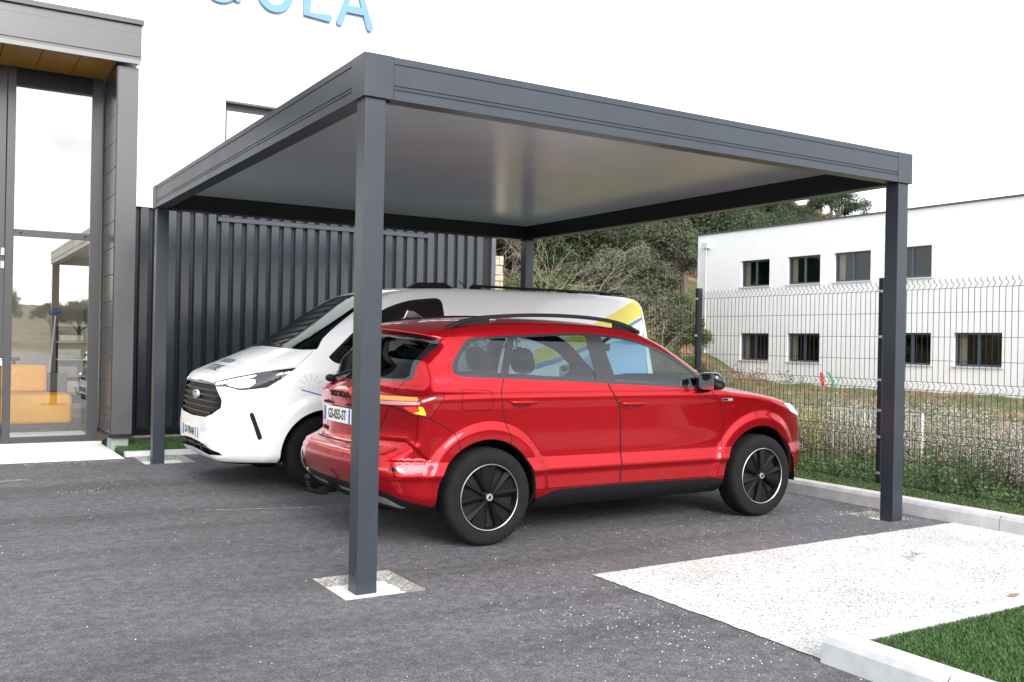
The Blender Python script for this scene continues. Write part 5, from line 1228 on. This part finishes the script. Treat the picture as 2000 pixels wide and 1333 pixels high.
# the wood on the hillside: polar layout seen from the car park
rr_=random.Random(12); cnt=0; CX,CY=-2.11,-5.09; seen={}
for ri,rng_ in enumerate((47,53,60,68,77,87,98,110,122,134)):
    a=math.radians(27); step=2.55/rng_*1.4
    while a<math.radians(51.2):
        d=rng_+rr_.uniform(-3,3); x=CX+d*math.sin(a); y=CY+d*math.cos(a); deg=math.degrees(a); a+=step*rr_.uniform(.75,1.2)
        if y<36 or (x>30 and y<39) or (deg>43 and rng_<85): continue
        k=rr_.choices(range(6),(5,4,3,2,2,1))[0]
        row=('at the foot of the hill','low on the hill','low on the hill','half way up the hill','half way up the hill','high on the hill','high on the hill','near the ridge','near the ridge','on the ridge')[ri]
        side=('beyond the showroom end','behind the far carport post','above the van roof','above the van tail','left of the white building','over the white building corner','above the white building roof')[0 if deg<30.5 else 1 if deg<33.5 else 2 if deg<36.5 else 3 if deg<39.5 else 4 if deg<42.5 else 5 if deg<46 else 6]
        lab=KN[k]+' '+row+' '+side; q=seen.get(lab,0); seen[lab]=q+1; place_tree(k,x,y,rr_.uniform(.75,1.15)*(1.0+.002*rng_),('','next ','third ','fourth ','fifth ')[min(q,4)]+lab,HG); cnt+=1
print('hill trees',cnt)
# nearer scrub just beyond the fence line, in front of the wood
def bare_shrub(name,label,loc,h,spread,seed,m,nb=16,lean=(0,0)):
    """leafless tangle: arching stems that fork into fine twigs"""
    r=random.Random(seed); t=thing(name,label,'shrub',loc); mb=MB()
    def grow(p,d,L,rad,depth):
        pts=[p]; q=Vector(p); dd=Vector(d).normalized(); n=5
        for i in range(n):
            dd=(dd+Vector((r.gauss(0,.16),r.gauss(0,.16),r.gauss(-.035,.10)))).normalized(); q=q+dd*L/n; pts.append(tuple(q))
        mb.tube(pts,[rad*(1-.75*i/n) for i in range(n+1)],4 if depth else 5,False)
        if depth<3:
            for i in range((5,4,4)[depth]):
                s_=pts[r.randint(2,n)]; nd=(dd+Vector((r.gauss(0,.65),r.gauss(0,.65),r.gauss(.08,.45)))).normalized(); grow(s_,nd,L*r.uniform(.4,.7),rad*.5,depth+1)
    for k in range(nb):
        a=r.uniform(0,6.28); e=r.uniform(.15,1.0); grow((spread*.25*r.gauss(0,1),spread*.25*r.gauss(0,1),-.2),(math.cos(a)*e*spread/h+lean[0],math.sin(a)*e*spread/h+lean[1],1),h*r.uniform(.5,.95),.024,0)
    mb.build('stems',m,t); return t
def gp(px_az,dist): 
    a=math.radians(px_az); x=CX+dist*math.sin(a); y=CY+dist*math.cos(a); return (x,y,float(hillz(x,y)))
bare_shrub('bare_shrub','tangled leafless grey shrub right of the far carport post',gp(34.6,33),4.6,2.6,3,TWIG,13)
bare_shrub('bare_shrub','pale twiggy leafless shrub with yellowish stems in the middle of the scrub',gp(37.0,38),3.6,1.8,5,TWIGY,10)
bare_shrub('bare_shrub','leafless shrub between the cladding end and the far carport post',gp(31.2,31),5.0,1.8,8,TWIG,11)
bare_shrub('bare_shrub','low pale leafless shrub near the tail of the van',gp(39.6,38),2.6,2.2,9,TWIG,9)
place_tree(3,*gp(32.4,32)[:2],.95,'bright green bush behind the far carport post')
place_tree(3,*gp(33.4,40)[:2],.95,'dark green bush behind the leafless tangle')
place_tree(2,*gp(39.0,42)[:2],.95,'grey green bushy tree above the van tail')
place_tree(2,*gp(38.0,47)[:2],1.0,'grey green bushy tree left of the white building corner')
place_tree(0,*gp(36.0,44)[:2],1.05,'dark evergreen bush behind the twiggy scrub')
for k,(a,d,s,l) in enumerate(((40.8,31,.36,'low bright green bush by the white building corner'),(40.2,33,.40,'low green bush behind the fence beyond the van'),(38.3,34,.35,'small green bush above the roof of the van'),(39.6,43,.55,'rounded green bush half hidden by the tail of the van'),(41.3,46,.6,'rounded green bush against the corner of the white building'),(40.5,50,.75,'green bush on the orange slope left of the white building'),(41.9,36,.34,'small green bush in front of the white building corner'))):
    place_tree(3,*gp(a,d)[:2],s,l)
# the wood seen only as reflection behind the camera
for k in range(18):
    a=math.radians(150+k*2.9+random.uniform(-.8,.8)); d=random.uniform(85,120); x,y=CX+d*math.sin(a),CY+d*math.cos(a)
    place_tree(random.choice((0,1,0)),x,y,random.uniform(.8,1.15),'evergreen tree across the road behind the car park','trees across the road')
# ---- weeds between fence and railing (nobody could count them)
def weeds(name,label,P,hmin,hmax,mstem,mflower,nfl,fsize,seed,spread=.35,stems=3,ground=None,fl_top=.45):
    r=np.random.default_rng(seed); SV=[];SF=[];C=[];base=0
    for (x,y) in P:
        z0=float(hillz(x,y))
        for s in range(stems):
            h=r.uniform(hmin,hmax); a=r.uniform(0,6.28); l=r.uniform(0,spread)*h; b=np.array([x+r.normal(0,.04),y+r.normal(0,.04),z0])
            tip=b+np.array([math.cos(a)*l,math.sin(a)*l,h]); mid=(b+tip)/2+np.array([0,0,.06*h])
            d=np.array([-math.sin(a+.7),math.cos(a+.7),0])*.004
            SV+=[b-d,b+d,mid+d*.8,mid-d*.8,tip]; SF+=[(base,base+1,base+2),(base,base+2,base+3),(base+3,base+2,base+4)]; base+=5
            if nfl:
                t=1-fl_top*r.random((nfl,1))**1.2; q=b+(tip-b)*t+r.normal(size=(nfl,3))*np.array([.07,.07,.05])*h*(.4+.6*(1-t)*2); C.append(q)
    if SV: stuff(fast_mesh(name+'_stems',np.array(SV),np.array(SF),mstem),label+' stems','weeds')
    if C:
        C=np.concatenate(C); V,F=cards(C,r.normal(size=C.shape)+np.array([-.4,-.4,.6]),fsize,r,1.15); stuff(fast_mesh(name+'_heads',V,F,mflower),label+' heads','weeds')
r=np.random.default_rng(21)
STEM=leaf_mat('weed_stem',(.15,.14,.075),.4,3); STEMG=leaf_mat('weed_green',(.095,.150,.055),.45,3); FLW=mat('seed_head_white',(.34,.32,.285),.9,var=.35,vscale=12); FLB=mat('seed_head_brown',(.20,.16,.13),.9,var=.35,vscale=12); FLY=mat('weed_yellow',(.24,.20,.055),.85,var=.4,vscale=8)
def clumpy(n,x0,x1,y0,y1,nc,sd): 
    c=np.c_[r.uniform(x0,x1,nc),r.uniform(y0,y1,nc)]; i=r.integers(0,nc,n); p=c[i]+r.normal(0,sd,(n,2)); p[:,0]=np.maximum(p[:,0],6.05); return p
weeds('white_weeds','waist high weeds with pale fluffy seed heads',clumpy(430,6.6,9.5,-1.2,5.2,34,.24),.40,.95,STEM,FLW,17,.017,1)
weeds('pale_weeds','tall pale weeds with fluffy heads right of the carport post',clumpy(330,6.7,8.6,-1.6,2.2,22,.24),.5,1.05,STEM,FLW,20,.017,9)
weeds('brown_weeds','grey brown dried weeds beyond the fence',clumpy(200,6.8,12,-1.5,7,30,.25),.5,1.15,STEM,FLB,18,.018,2)
weeds('yellow_weeds','yellowish weed clumps by the red car bonnet',clumpy(150,6.3,7.8,2.6,5.0,12,.16),.35,.85,STEM,FLY,24,.022,3)
weeds('green_weeds','low fresh green weeds along the foot of the fence',np.c_[6.05+r.random(620)**1.6*1.3,r.uniform(-2.2,2.4,620)],.10,.42,STEMG,STEMG,16,.030,4,.5,3,None,.95)
weeds('understorey','mixed green and straw undergrowth between the weeds',np.c_[6.4+r.random(1500)*4.5,r.uniform(-2.5,6,1500)],.15,.5,STEM,STEMG,12,.032,7,.5,4,None,.95)
weeds('field_grass','rough grass of the field before the white building',np.c_[7+r.random(2600)**1.3*23,r.uniform(-3,27,2600)],.12,.40,STEMG,STEM,3,.03,5,.6,6,None,.9)
weeds('bank_scrub','dry scrub on the orange bank below the wood',np.c_[r.uniform(14,31,700),r.uniform(24,36,700)],.2,.8,STEM,FLB,6,.07,6,.4,3)
r=np.random.default_rng(8)
# a few leaves and a dry twig blown on the gravel bay
LEAFM=mat('dry_leaf',(.28,.17,.08),.8)
for k,(x,y,lab) in enumerate(((3.28,-1.92,'brown dry leaf on the gravel near the lawn kerb'),)):
    m=MB(); m.add([(-.06,0,.004),(-.02,.018,.012),(.05,.01,.006),(.06,-.002,.01),(-.01,-.016,.005)],[(0,1,4),(1,2,3,4)]); o=tag(m.build('dry_leaf',LEAFM),lab,'leaf'); o.location=(x,y,.006)
tw=MB()
for k in range(14):
    a=random.uniform(0,6.28); x,y=random.gauss(0,.07),random.gauss(0,.05); tw.tube([(x,y,.006),(x+.05*math.cos(a),y+.05*math.sin(a),.012)],.0022,4)
o=tag(tw.build('dry_twigs',mat('dry_twig',(.25,.22,.17),.9)),'small heap of dry twigs in the middle of the gravel bay','twigs'); o.location=(3.66,-.965,.003)
